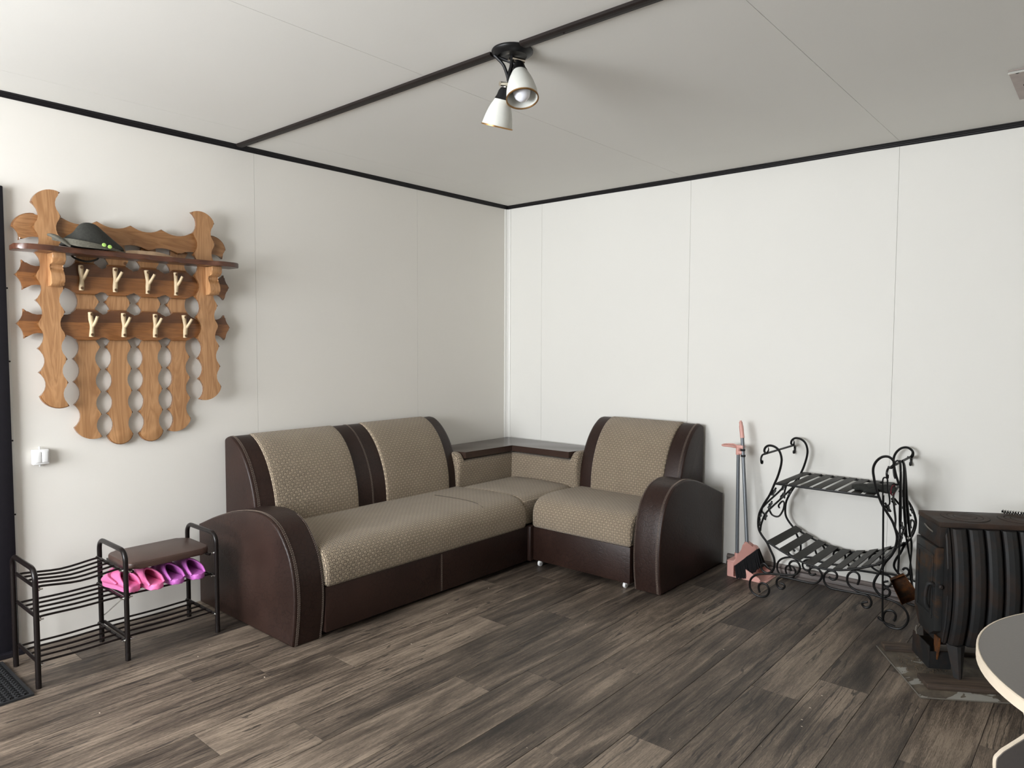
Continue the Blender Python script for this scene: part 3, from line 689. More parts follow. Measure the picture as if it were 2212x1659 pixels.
# eight twig hooks
def hook(y, zt, zb, k):
    g = (0.050, y, (zt+zb)/2); x = 0.062
    b = BM(); w = 0.004*math.sin(k*2.1)
    tube(b, [(x, y+w, zt+0.010), (x+0.002, y+w*0.5, zt-0.02), (x+0.003, y+0.002, (zt+zb)/2), (x+0.002, y+0.001, zb+0.02), (x, y, zb-0.010)], lambda t: 0.0102+0.001*math.sin(t*9+k), 10, 3)
    tube(b, [(x+0.002, y+0.003, (zt+zb)/2-0.012), (x+0.020, y+0.010, (zt+zb)/2+0.008), (x+0.034, y+0.019+0.003*math.sin(k), (zt+zb)/2+0.038)], lambda t: 0.0080-0.0015*t, 8, 3)
    h = robj('hook', b, 'twig', rack, 50, g)
    for z in (zt, zb): robj('screw', lathe(BM(), [(0.0065, 0.0), (0.0065, 0.003), (0.004, 0.0038)], (x+0.0105, y, z), (1, 0, 0), 12), 'screw', h, 40, (x, y, z))
for k, y in enumerate((-3.052, -2.908, -2.759, -2.621)): hook(y, 1.728, 1.634, k)
for k, y in enumerate((-3.015, -2.874, -2.729, -2.580)): hook(y, 1.515, 1.421, k+5)

# felt hat on the shelf
hat = empty('felt_hat', (0.125, -3.03, 1.803)); tag(hat, 'charcoal felt hat with folded grey brim lying on the coat rack shelf', 'hat')
b = BM(); N = 22; rings = []
ys = [(-0.125, 0.000), (-0.105, 0.035), (-0.07, 0.062), (-0.045, 0.098), (-0.015, 0.112), (0.02, 0.108), (0.05, 0.084), (0.09, 0.050), (0.125, 0.022), (0.142, 0.006)]
cv = catmull([(p[0], p[1], 0) for p in ys], 3); hw = lambda t: 0.002+0.062*math.sin(math.pi*min(1, max(0, t)))**0.7
for i, p in enumerate(cv):
    t = i/(len(cv)-1); w = hw(t); h = max(0.004, p.y)
    rings.append([b.verts.new((w*math.cos(a)*(1-0.35*math.sin(a)), p.x, 0.012+h*math.sin(a)**0.9)) for a in (math.pi*k/14 for k in range(15))])
for i in range(len(rings)-1):
    for k in range(14): b.faces.new((rings[i][k], rings[i][k+1], rings[i+1][k+1], rings[i+1][k]))
for i in range(len(rings)-1): b.faces.new((rings[i][0], rings[i+1][0], rings[i+1][14], rings[i][14]))
obj('crown', b, 'felt_dark', hat, 60)
b = BM(); P = [(-0.150, -0.010, 0.046, 0.016), (-0.120, 0.030, 0.040, 0.02), (-0.08, 0.058, 0.036, 0.030), (-0.02, 0.070, 0.028, 0.032), (0.05, 0.062, 0.020, 0.028), (0.10, 0.040, 0.012, 0.020), (0.145, 0.008, 0.008, 0.010)]
cA = catmull([(p[1], p[0], p[2]) for p in P], 4); cB = catmull([(p[1]+0.006, p[0], max(0.002, p[2]-p[3])) for p in P], 4)
for s in range(len(cA)-1):
    for (off, rev) in ((Vector((0, 0, 0)), False), (Vector((-0.005, 0, 0.001)), True)):
        q = [b.verts.new(v+off) for v in (cA[s], cA[s+1], cB[s+1], cB[s])]; b.faces.new(q[::-1] if rev else q)
bmesh.ops.remove_doubles(b, verts=b.verts, dist=0.0004)
obj('brim', b, 'felt_grey', hat, 60)
b = BM(); tube(b, [(-0.005, -0.158, 0.052), (0.020, -0.145, 0.044), (0.040, -0.120, 0.024), (0.042, -0.095, 0.008)], lambda t: 0.020-0.009*abs(t-0.4), 10, 4, flat=0.45); obj('brim_fold', b, 'felt_grey', hat, 60)
for (yy, zz) in ((0.032, 0.022), (0.056, 0.016)): obj('badge', lathe(BM(), [(0.009, 0), (0.009, 0.002), (0.006, 0.003)], (0.070, yy, zz), (1, 0, 0.25), 12), 'green', hat, 40)
b = BM(); tube(b, [(-0.075, -0.06, 0.0), (-0.068, -0.05, -0.03), (-0.062, 0.0, -0.045), (-0.068, 0.05, -0.03), (-0.072, 0.06, 0.0)], 0.0045, 6, 4); obj('brim_bottom', b, 'felt_dark', hat, 60)  # dark bottom of the hat brim below the shelf, built as a curved tube
# flat bark piece on the shelf
bk = BM(); rings = []
for i in range(13):
    t = i/12; w = 0.032*math.sin(math.pi*(0.06+0.90*t)); hgt = 0.030*math.sin(math.pi*(0.10+0.85*t))**0.8*(1-0.35*t)
    rings.append([bk.verts.new((0.10+w*math.cos(a), -2.872+0.235*t, 1.803+0.002+hgt*max(0, math.sin(a))+0.002*math.sin(9*t+a))) for a in (math.pi*k/8 for k in range(9))])
for i in range(12):
    for k in range(8): bk.faces.new((rings[i][k], rings[i][k+1], rings[i+1][k+1], rings[i+1][k]))
    bk.faces.new((rings[i][0], rings[i+1][0], rings[i+1][8], rings[i][8]))
bk.faces.new(rings[0]); bk.faces.new(rings[-1])
tag(obj('bark_piece', bk, 'bark', None, 50), 'flat pale brown piece lying on the rack shelf right of the hat', 'bark')

# light switch
sw = empty('light_switch', (0.0, -3.226, 0.868)); tag(sw, 'white two-rocker light switch on the wall below the coat rack', 'light switch')
obj('housing', box(BM(), 0.0, 0.034, -0.032, 0.032, -0.034, 0.034, 0.004), 'white_plastic', sw, 40)
for s in (-1, 1):
    b = box(BM(), 0.034, 0.040, s*0.013-0.012, s*0.013+0.012, -0.024, 0.024, 0.002); obj('rocker', b, 'white_plastic', sw, 40)
for z0_, z1_ in ((0.033, 0.045), (-0.044, -0.033)): obj('cable_nib', tube(BM(), [(0.012, 0.0, z0_), (0.012, 0.0, z1_)], 0.004, 8), 'white_plastic', sw, 40)

# ------------------------------------------------------------------ shoe rack
sr = empty('shoe_rack', (0.32, -3.01, 0)); SR = Vector((0.32, -3.01, 0))
tag(sr, 'dark metal shoe rack with brown padded seat beside the sofa arm', 'shoe rack')
def srobj(name, bm, mat, parent=sr, smooth=40):
    bmesh.ops.translate(bm, verts=bm.verts, vec=-SR); return obj(name, bm, mat, parent, smooth)
XR, XF = 0.172, 0.470; LY = (-3.383, -3.046, -2.641); HT = (0.482, 0.482, 0.478)
for y, h in zip(LY, HT):
    b = BM(); c = 0.045
    path = [(XR, y, 0.0), (XR, y, h-c)] + [(XR+c*(1-math.cos(a)), y, h-c+c*math.sin(a)) for a in (math.pi/2*k/6 for k in range(1, 7))] + [(XF-c+c*math.sin(a), y, h-c+c*math.cos(a)) for a in (math.pi/2*k/6 for k in range(0, 7))] + [(XF, y, 0.0)]
    tube(b, path, 0.0105, 10); fr_ = srobj('hoop_frame', b, 'rack_metal')
    for x in (XR, XF):
        srobj('foot_cap', lathe(BM(), [(0.0108, 0.0), (0.0110, 0.03), (0.0106, 0.032)], (x, y, 0.0), sides=12), 'rack_metal', fr_)
def bolt(x, y, z, s):
    b = BM(); lathe(b, [(0.0065, 0), (0.0065, 0.004), (0.003, 0.006), (0.003, 0.016)], (x, y+s*0.0095, z), (0, s, 0), 8); srobj('wing_nut', b, 'steel')
def shelf(y0, y1, z, nb=5, sag=0.003):
    e = 0.012
    for y in (y0+e, y1-e): srobj('shelf_end', tube(BM(), [(XR+0.004, y, z), (XF-0.004, y, z-0.0)], 0.0075, 8), 'rack_metal')
    for k in range(nb):
        x = XR+0.032+(XF-XR-0.058)*k/(nb-1)
        srobj('shelf_bar', tube(BM(), [(x, y0+e, z), (x, y0+e+0.02, z+0.004), (x, (y0+y1)/2, z+0.004-sag), (x, y1-e-0.02, z+0.004), (x, y1-e, z)], 0.0048, 6, 4), 'rack_metal')
    for y, s in ((y0, 1), (y1, -1)):
        for x in (XF,): bolt(x, y, z, s)
shelf(LY[0], LY[1], 0.400, 5, 0.014); shelf(LY[0], LY[1], 0.278); shelf(LY[1], LY[2], 0.278); shelf(LY[0], LY[1], 0.092); shelf(LY[1], LY[2], 0.092)
b = BM(); poly = []
cr = 0.045
for (cxx, cyy, a0) in ((XF-0.010-cr, LY[2]-0.018-cr, 0), (XR+0.014+cr, LY[2]-0.018-cr, 90), (XR+0.014+cr, LY[1]+0.018+cr, 180), (XF-0.010-cr, LY[1]+0.018+cr, 270)):
    for k in range(6):
        a = math.radians(a0+18*k); poly.append((cxx+cr*math.cos(a), cyy+cr*math.sin(a)))
prism(b, poly, 0.388, 0.418, lambda a, c, d: (a, c, d), 0.010, 3, bevback=True)
seat = srobj('padded_seat', b, 'seat_vinyl', sr, 50)
for y in (LY[1]+0.03, LY[2]-0.03): srobj('seat_bracket', box(BM(), XR+0.01, XF-0.005, y-0.006, y+0.006, 0.378, 0.390, 0.002), 'rack_metal', sr)
for y, s in ((LY[1], 1), (LY[2], -1)): bolt(XF, y, 0.388, s)
srobj('brace_rod', tube(BM(), [(XR, LY[1], 0.115), (XR+0.004, LY[1]+0.02, 0.13), (XR+0.004, LY[1]+0.20, 0.255), (XR, LY[1]+0.22, 0.265)], 0.0028, 6, 4), 'steel')
# clogs on the middle shelf
def clog(mat, label, y, x, rz, strap, tw=0.0):
    t = empty('clog', (x, y, 0.288), rz); tag(t, label, 'clog', 'foam clogs on the shoe rack')
    # sole outline, heel at +x (toward the room), toe at -x ; length .235
    half = [(0.0, 0.0), (0.006, 0.020), (0.025, 0.031), (0.06, 0.033), (0.10, 0.032), (0.15, 0.038), (0.19, 0.040), (0.22, 0.032), (0.236, 0.015), (0.240, 0.0)]
    up = curve2(half, 4); outl = up+[(p[0], -p[1]) for p in up[-2:0:-1]]
    mpS = lambda a, c, d: (-a, c, d)
    b = BM(); prism(b, outl, 0.0, 0.024, mpS, 0.006, 2, bevback=True); s = obj('sole', b, mat, t, 50)
    b = BM(); prism(b, [(p[0]*0.90+0.010, p[1]*0.80) for p in outl], 0.0235, 0.0245, mpS, 0); obj('footbed', b, mat, s, 50)
    b = BM(); rings = []; NS = 12; NA = 14
    def hwid(a):
        for p, q in zip(up, up[1:]):
            if p[0] <= a <= q[0]: return p[1]+(q[1]-p[1])*(a-p[0])/max(1e-6, q[0]-p[0])
        return 0.001
    for i in range(NS+1):
        u_ = i/NS; rr = []
        for k in range(NA+1):
            th = math.pi*k/NA; lift = math.sin(th)
            a_open = 0.020+0.088*lift**0.9            # rim slopes: low and far back at the sides, forward on top
            a = a_open+(0.2385-a_open)*u_; w = hwid(a)+0.003
            hh = (0.074-0.014*u_)*math.sqrt(max(0.0, 1-u_**3.2))
            edgeh = 0.022
            rr.append(b.verts.new((-a, w*math.cos(th), max(0.014, edgeh*(1-lift) + hh*lift**0.75))))
        rings.append(rr)
    for i in range(NS):
        for k in range(NA): b.faces.new((rings[i][k], rings[i][k+1], rings[i+1][k+1], rings[i+1][k]))
    u = obj('upper', b, mat, t, 60)
    md = u.modifiers.new('thickness', 'SOLIDIFY'); md.thickness = 0.0055; md.offset = 0.0
    b = BM(); rp = []
    for k in range(NA+1):
        lf = math.sin(math.pi*k/NA); ao = 0.020+0.088*lf**0.9; rp.append((-ao, (hwid(ao)+0.003)*math.cos(math.pi*k/NA), 0.022*(1-lf)+0.074*lf**0.75))
    tube(b, rp, 0.0048, 8, 2); obj('rim', b, mat, t, 60)
    if strap:
        b = BM(); tube(b, [(-0.075, 0.044, 0.034), (-0.105, 0.049, 0.046), (-0.140, 0.048, 0.056), (-0.160, 0.032, 0.070), (-0.166, 0.0, 0.078), (-0.160, -0.032, 0.070), (-0.140, -0.048, 0.056), (-0.105, -0.049, 0.046), (-0.075, -0.044, 0.034)], 0.0062, 8, 4, flat=0.7); obj('strap', b, mat, t, 60)
    return t
clog('pink', 'pink foam clog half hidden behind the middle shoe rack leg', -3.000, 0.455, math.radians(8), True)
clog('pink', 'pink foam clog in plain view beside the purple pair', -2.918, 0.498, math.radians(6), False)
clog('purple', 'purple foam clog next to the pink pair', -2.824, 0.496, math.radians(7), True)
clog('purple', 'purple foam clog at the sofa end of the shoe rack', -2.732, 0.500, math.radians(4), False)
# rubber door mat
mat_ = empty('door_mat', (0.31, -3.80, 0)); tag(mat_, 'black perforated rubber door mat in front of the dark door', 'door mat')
obj('base', box(BM(), -0.215, 0.215, -0.40, 0.387, 0.0, 0.004, 0.001), 'rubber', mat_)
b = BM(); box(b, -0.215, -0.205, -0.40, 0.387, 0.004, 0.009); box(b, 0.205, 0.215, -0.40, 0.387, 0.004, 0.009); box(b, -0.205, 0.205, 0.377, 0.387, 0.004, 0.009); box(b, -0.205, 0.205, -0.40, -0.39, 0.004, 0.009); obj('rim', b, 'rubber', mat_)
b = BM(); n = 0
for i in range(32):
    yy = -0.385+i*0.0240
    for j in range(18):
        xx = -0.196+j*0.023+(0.0115 if i % 2 else 0)
        if xx > 0.200: continue
        vs = []
        for (r, z) in ((0.0098, 0.004), (0.0090, 0.012), (0.0060, 0.012), (0.0056, 0.004)): vs.append([b.verts.new((xx+r*math.cos(a), yy+r*math.sin(a), z)) for a in (math.pi/3*k for k in range(6))])
        for q in range(3):
            for k in range(6): b.faces.new((vs[q][k], vs[q][(k+1) % 6], vs[q+1][(k+1) % 6], vs[q+1][k]))
tag(obj('rubber_rings', b, 'rubber', mat_, None), None, kind='stuff')

# ------------------------------------------------------------------ ceiling lamp
lamp = empty('ceiling_lamp', (1.962, -2.222, CEIL)); LO = Vector((1.962, -2.222, CEIL))
tag(lamp, 'black ceiling spotlight with two white frosted glass shades', 'ceiling lamp')
def lobj(name, bm, mat, parent=lamp, smooth=40):
    bmesh.ops.translate(bm, verts=bm.verts, vec=-LO); return obj(name, bm, mat, parent, smooth)
lobj('ceiling_plate', lathe(BM(), [(0.075, 0.0), (0.077, -0.004), (0.076, -0.009), (0.066, -0.017), (0.056, -0.022), (0.054, -0.0225), (0.050, -0.020), (0.02, -0.021)], LO, sides=40), 'lamp_black')
hub = Vector((1.954, -2.233, 2.352))
lobj('stem', tube(BM(), [LO+Vector((0, 0, -0.02)), LO+Vector((-0.002, -0.003, -0.06)), hub+Vector((0, 0, 0.02)), hub], 0.0075, 10, 3), 'lamp_black')
lobj('arm', tube(BM(), [LO+Vector((-0.050, -0.044, -0.018)), LO+Vector((-0.040, -0.036, -0.030)), LO+Vector((-0.020, -0.022, -0.060)), hub+Vector((0.002, 0, -0.01)), hub+Vector((-0.002, -0.004, -0.045))], 0.0058, 8, 5), 'lamp_black')
lobj('arm', tube(BM(), [LO+Vector((-0.052, -0.040, -0.018)), LO+Vector((-0.020, -0.014, -0.034)), LO+Vector((0.008, 0.006, -0.050)), LO+Vector((0.020, 0.012, -0.062))], 0.0058, 8, 5), 'lamp_black')
lobj('finial', lathe(BM(), [(0.002, -0.024), (0.007, -0.028), (0.008, -0.036), (0.003, -0.042)], LO+Vector((-0.010, -0.006, 0)), sides=12), 'lamp_chrome')
def shade(neck, axis, L, kn):
    ax = Vector(axis).normalized(); nk = Vector(neck)
    prof = [(0.020, 0.0), (0.030, 0.018), (0.041, 0.042), (0.050, 0.070), (0.056, 0.098), (0.0585, L)]
    c2 = [tuple(v.to_2d()) for v in catmull([(p[0], p[1], 0) for p in prof], 5)]
    inner = [(p[0]-0.0028, p[1]) for p in c2][::-1]
    s = lobj('shade', lathe(BM(), c2+inner, nk, ax, 40, False, False), 'shade', lamp, 60)
    lobj('rim_band', lathe(BM(), [(0.0578, L-0.004), (0.0598, L-0.004), (0.0600, L+0.0008), (0.0560, L+0.0012), (0.0550, L-0.003)], nk, ax, 40, False, False), 'gold', s)
    lobj('socket_cap', lathe(BM(), [(0.006, -0.030), (0.014, -0.027), (0.020, -0.016), (0.0235, 0.0), (0.029, 0.012), (0.027, 0.014)], nk, ax, 28), 'lamp_black', s)
    lobj('bulb', lathe(BM(), [(0.014, 0.020), (0.017, 0.045), (0.026, 0.070), (0.031, 0.090), (0.0315, 0.100), (0.027, 0.118), (0.016, 0.130), (0.002, 0.134)] if kn else [(0.014, 0.02), (0.017, 0.035), (0.024, 0.055), (0.028, 0.075), (0.025, 0.092), (0.015, 0.102), (0.002, 0.105)], nk, ax, 24), 'bulb', s, 60)
    side = ax.cross(Vector((0, 0, 1))).normalized() if abs(ax.z) < 0.99 else Vector((1, 0, 0))
    k = nk-ax*0.040
    lobj('knuckle', tube(BM(), [k-side*0.024+Vector((0, 0, -0.003)), k+side*0.024+Vector((0, 0, 0.003))], 0.008, 12), 'lamp_chrome', s)
    lobj('knuckle_neck', tube(BM(), [k, nk-ax*0.026], 0.006, 8), 'lamp_chrome', s)
    return k
n1 = LO+Vector((0.026, 0.010, -0.070)); tocam = (CAM-n1).normalized()
d1 = (_r*0.10-_u*0.99).normalized()*0.90+tocam*0.29
k1 = shade(n1, d1, 0.128, True)
n2 = Vector((1.941, -2.249, 2.296)); d2 = (_r*-0.20-_u*0.98).normalized()-tocam*0.34
k2 = shade(n2, d2, 0.110, False)
lobj('arm_end', tube(BM(), [LO+Vector((0.012, 0.008, -0.040)), k1], 0.007, 8), 'lamp_black'); lobj('arm_end', tube(BM(), [hub+Vector((-0.002, -0.004, -0.02)), k2], 0.007, 8), 'lamp_black')
# galvanised plate on the ceiling
pl = empty('flue_plate', (3.55, -0.607, CEIL)); tag(pl, 'galvanised sheet metal plate screwed to the ceiling at right', 'metal plate')
obj('sheet', box(BM(), -0.228, 0.30, -0.206, 0.206, -0.004, 0.0), 'galv', pl)
obj('folded_lip', box(BM(), -0.229, 0.30, -0.212, -0.196, -0.012, -0.004, 0.003), 'steel', pl)
for (x, y) in ((-0.20, -0.18), (-0.20, 0.18), (-0.19, 0.0), (-0.08, -0.18), (-0.08, 0.18)): obj('screw', lathe(BM(), [(0.007, -0.004), (0.007, -0.007), (0.003, -0.009)], (x, y, 0), sides=10), 'brown_trim', pl)

# ------------------------------------------------------------------ dustpan and broom
pan = empty('dustpan', (2.06, -0.13, 0)); PO = Vector((2.06, -0.13, 0)); tag(pan, 'dusty pink long-handled dustpan standing on the floor against wall', 'dustpan')
def pobj(name, bm, mat, parent=pan, smooth=40):
    bmesh.ops.translate(bm, verts=bm.verts, vec=-PO); return obj(name, bm, mat, parent, smooth)
# tray: bottom, side walls falling to the lip
b = BM(); y0, y1 = -0.226, -0.040; t = 0.004
prism(b, [(1.957, 0.0), (2.168, 0.0), (2.168, 0.004), (1.961, 0.004)], y0, y1, lambda a, c, d: (a, d, c))
pobj('tray_floor', b, 'pinkplastic')
for (ya, yb, pw) in ((y0, y0+t, [(1.957, 0.004), (1.996, 0.004), (1.996, 0.096), (1.957, 0.096)]), (y0, y0+t, [(2.046, 0.004), (2.150, 0.004), (2.160, 0.012), (2.150, 0.026), (2.125, 0.036), (2.046, 0.074)]), (y1-t, y1, [(1.957, 0.004), (2.030, 0.004), (2.150, 0.004), (2.160, 0.012), (2.150, 0.026), (2.125, 0.036), (2.045, 0.082), (2.030, 0.096), (1.957, 0.096)])):
    b = BM(); prism(b, pw, ya, yb, lambda a, c, d: (a, d, c)); pobj('side_wall', b, 'pinkplastic')
pobj('back_wall', box(BM(), 1.955, 1.960, y0+t, y1-t, 0.004, 0.096, 0.002), 'pinkplastic')
pobj('hood', box(BM(), 1.955, 2.004, y0-0.004, y1+0.004, 0.090, 0.098, 0.004), 'pinkplastic')
pobj('lip', box(BM(), 2.166, 2.186, y0+0.002, y1-0.002, 0.0, 0.003, 0.001), 'pinkplastic')
pobj('pole', tube(BM(), [(1.980, -0.140, 0.090), (1.968, -0.125, 0.762)], 0.0105, 12), 'greypole')
pobj('pole_socket', tube(BM(), [(1.9805, -0.141, 0.088), (1.980, -0.140, 0.125)], 0.015, 12), 'pinkplastic')
g = pobj('grip_clip', tube(BM(), [(1.9685, -0.126, 0.722), (1.9678, -0.125, 0.780)], 0.0145, 12), 'pinkplastic')
pobj('hand_loop', tube(BM(), [(1.960, -0.120, 0.770), (1.925, -0.098, 0.776), (1.885, -0.105, 0.774), (1.872, -0.135, 0.773), (1.890, -0.160, 0.773), (1.930, -0.155, 0.772), (1.962, -0.134, 0.766)], 0.0062, 8, 5), 'pinkplastic', g)
for z in (0.738, 0.772): pobj('clip_jaw', box(BM(), 1.972, 2.006, -0.150, -0.112, z-0.010, z+0.010, 0.003), 'pinkplastic', g)
br = empty('broom', (2.05, -0.19, 0)); BO = Vector((2.05, -0.19, 0)); tag(br, 'broom with dusty pink head and black bristles resting in the dustpan', 'broom')
def bobj(name, bm, mat, parent=br, smooth=40):
    bmesh.ops.translate(bm, verts=bm.verts, vec=-BO); return obj(name, bm, mat, parent, smooth)
def bq(u_, v_): return (1.982+(u_-430)*0.000301, 0.072+(700-v_)*0.0003035+(u_-430)*0.0000597)
YB = -0.185
hp = [bq(*q) for q in [(648, 268), (718, 268), (745, 332), (772, 357), (828, 336), (880, 358), (922, 412), (880, 448), (700, 556), (560, 662), (500, 748), (432, 742), (424, 690), (440, 622), (480, 582), (570, 500), (620, 420), (646, 330)]]
def bmap(a, c, d):
    yb = -0.255+(a-1.985)*0.70; return (a-(yb+0.185)*0.42, yb+d, c-(yb+0.185)*0.29)
b = BM(); prism(b, hp, 0.018, -0.018, bmap, 0.008, 3, bevback=True); bobj('head', b, 'pinkplastic', br, 50)
H0 = Vector(bmap(*bq(683, 300), 0.0)); H1 = Vector((1.993, -0.130, 0.830)); H2 = Vector((1.975, -0.118, 0.928))
bobj('handle', tube(BM(), [H0, H1], 0.0105, 12), 'greypole')
bobj('grip', tube(BM(), [H1-(H2-H1)*0.05, H1+(H2-H1)*0.4, H1+(H2-H1)*0.85, H2], lambda t: (0.0125, 0.0128, 0.0105, 0.0062)[min(3, int(t*3.99))], 12, 4), 'pinkplastic')
for z in (0.72, 0.755):
    k = (z-H0.z)/(H1.z-H0.z); c = H0.lerp(H1, k); bobj('hanging_clip', tube(BM(), [c-Vector((0, 0, 0.006)), c+Vector((0, 0, 0.006))], 0.014, 12), 'rubber')
b = BM(); e0 = Vector(bq(470, 742)); e1 = Vector(bq(905, 432)); random.seed(3)
dirL = Vector((0.022, -0.085)); dirR = Vector((0.034, -0.078))
for i in range(24):
    t = i/23; root = e0.lerp(e1, t); dd = dirL.lerp(dirR, t)
    for j in range(4):
        yy = -0.015+0.010*j; jit = random.uniform(-0.006, 0.006); tip = root+dd*random.uniform(0.94, 1.04); zt = max(0.006, tip.y)
        splay = (j-1.5)*0.008
        r3 = Vector(bmap(root.x, root.y+0.006, yy)); t3 = Vector(bmap(tip.x+jit, tip.y, yy+splay)); t3.z = max(0.008, t3.z-0.012); m3 = (r3+t3)/2; tube(b, [r3, m3, t3], 0.0042, 5)
tag(bobj('bristles', b, 'bristle', br, 60), None, kind='stuff')

# ------------------------------------------------------------------ wrought iron firewood rack
fw = empty('firewood_rack', (2.58, -0.26, 0)); FO = Vector((2.58, -0.26, 0)); tag(fw, 'black wrought iron firewood rack with scrolls and two slatted shelves', 'firewood rack')
def fobj(name, bm, mat, parent=fw, smooth=40):
    bmesh.ops.translate(bm, verts=bm.verts, vec=-FO); return obj(name, bm, mat, parent, smooth)
S = {
'upL': [(2.269, 0.797), (2.258, 0.809), (2.261, 0.827), (2.274, 0.84), (2.291, 0.844), (2.312, 0.84), (2.332, 0.827), (2.344, 0.808), (2.351, 0.782), (2.351, 0.758), (2.345, 0.724), (2.332, 0.678), (2.318, 0.642), (2.293, 0.577), (2.264, 0.525), (2.239, 0.468), (2.233, 0.419), (2.237, 0.38), (2.255, 0.348), (2.284, 0.314), (2.305, 0.274), (2.323, 0.239), (2.328, 0.205), (2.324, 0.178), (2.308, 0.155), (2.286, 0.146), (2.264, 0.154), (2.255, 0.172), (2.261, 0.189), (2.276, 0.194), (2.296, 0.176)],
'upR': [(2.864, 0.794), (2.879, 0.792), (2.889, 0.803), (2.89, 0.822), (2.881, 0.835), (2.866, 0.844), (2.849, 0.844), (2.831, 0.836), (2.813, 0.817), (2.802, 0.793), (2.799, 0.77), (2.802, 0.744), (2.809, 0.709), (2.819, 0.673), (2.84, 0.615), (2.866, 0.572), (2.891, 0.533), (2.908, 0.489), (2.915, 0.452), (2.909, 0.408), (2.893, 0.365), (2.866, 0.324), (2.848, 0.278), (2.83, 0.245), (2.819, 0.213), (2.821, 0.19), (2.835, 0.17), (2.851, 0.156), (2.872, 0.155), (2.888, 0.167), (2.891, 0.186), (2.881, 0.198), (2.869, 0.197), (2.861, 0.187)],
'footL': [(2.251, 0.030), (2.244, 0.053), (2.247, 0.073), (2.262, 0.085), (2.283, 0.084), (2.299, 0.067), (2.301, 0.046), (2.290, 0.022), (2.267, 0.010), (2.239, 0.009), (2.211, 0.022), (2.195, 0.049), (2.195, 0.081), (2.209, 0.107), (2.237, 0.127), (2.288, 0.142), (2.349, 0.153), (2.416, 0.163), (2.442, 0.173), (2.457, 0.194), (2.462, 0.215), (2.453, 0.236), (2.437, 0.243), (2.417, 0.237), (2.406, 0.22), (2.411, 0.201), (2.417, 0.185)],
'sA': [(2.362, 0.108), (2.381, 0.104), (2.384, 0.091), (2.371, 0.078), (2.354, 0.081), (2.342, 0.097), (2.342, 0.117), (2.353, 0.133), (2.373, 0.143), (2.416, 0.144), (2.481, 0.142), (2.529, 0.144), (2.554, 0.156), (2.571, 0.181), (2.572, 0.202), (2.559, 0.222), (2.54, 0.229), (2.518, 0.223), (2.509, 0.205), (2.515, 0.189), (2.528, 0.187), (2.542, 0.197)],
'sB': [(2.607, 0.196), (2.621, 0.186), (2.637, 0.188), (2.647, 0.205), (2.642, 0.223), (2.623, 0.231), (2.602, 0.223), (2.586, 0.203), (2.583, 0.174), (2.595, 0.151), (2.617, 0.139), (2.653, 0.138), (2.698, 0.14), (2.742, 0.141), (2.772, 0.143), (2.795, 0.139), (2.808, 0.123), (2.81, 0.103), (2.799, 0.084), (2.782, 0.079), (2.769, 0.09), (2.771, 0.1), (2.793, 0.11)],
'footR': [(2.744, 0.186), (2.752, 0.215), (2.749, 0.237), (2.734, 0.248), (2.716, 0.246), (2.699, 0.226), (2.695, 0.199), (2.703, 0.178), (2.724, 0.161), (2.757, 0.151), (2.812, 0.152), (2.852, 0.147), (2.888, 0.144), (2.922, 0.137), (2.95, 0.122), (2.969, 0.098), (2.974, 0.067), (2.963, 0.036), (2.941, 0.013), (2.913, 0.008), (2.887, 0.013), (2.868, 0.031), (2.865, 0.054), (2.872, 0.079), (2.89, 0.091), (2.908, 0.091), (2.92, 0.077), (2.918, 0.056), (2.912, 0.045)],
'arc': [(2.284, 0.321), (2.33, 0.297), (2.386, 0.273), (2.449, 0.251), (2.51, 0.238), (2.57, 0.232), (2.621, 0.235), (2.685, 0.248), (2.752, 0.271), (2.813, 0.298), (2.849, 0.317), (2.873, 0.338)]}
YFR, YBK = -0.467, -0.058
names = {'upL': 'upright_scroll', 'upR': 'upright_scroll', 'footL': 'foot_scroll', 'footR': 'foot_scroll', 'sA': 'base_scroll', 'sB': 'base_scroll', 'arc': 'cradle_rail'}
for key, pts in S.items():
    first = None
    for y in (YFR, YBK):
        if first is None: first = fobj(names[key], tube(BM(), [(p[0], y, p[1]) for p in pts], 0.0062 if key.startswith('up') else 0.0058, 8, 3), 'iron')
        else:
            c = first.copy(); link(c, fw); c.location = (0, y-YFR, 0)
for y in (YFR, YBK): fobj('shelf_rail', box(BM(), 2.318, 2.826, y-0.005, y+0.005, 0.636, 0.646, 0.001), 'iron')
for (x, z) in ((2.267, 0.798), (2.878, 0.796)):
    cb = fobj('cross_bar', tube(BM(), [(x, YFR-0.022, z), (x, YBK+0.022, z)], 0.006, 8), 'iron')
    for y, s in ((YFR, -1), (YBK, 1)):
        fobj('leaf_finial', tube(BM(), [(x, y+s*0.018, z), (x-0.004, y+s*0.040, z-0.004), (x-0.006, y+s*0.052, z-0.022), (x-0.006, y+s*0.046, z-0.045), (x-0.006, y+s*0.036, z-0.048), (x-0.006, y+s*0.038, z-0.034)], lambda t: 0.0055+0.003*max(0, t-0.6), 8, 4, flat=0.8), 'iron', cb)
        fobj('spur', tube(BM(), [(x+0.004, y, z+0.002), (x+0.010, y-s*0.008, z+0.018), (x+0.008, y-s*0.010, z+0.034)], lambda t: 0.006-0.004*t, 6, 3), 'iron', cb)
for k in range(8):
    x = 2.351+k*0.0622; fobj('shelf_slat', box(BM(), x-0.021, x+0.021, YFR-0.004, YBK+0.006, 0.646, 0.650, 0.001), 'iron_flat')
arcp = catmull([(p[0], 0, p[1]) for p in S['arc']], 8); cum = [0]
for i in range(len(arcp)-1): cum.append(cum[-1]+(arcp[i+1]-arcp[i]).length)
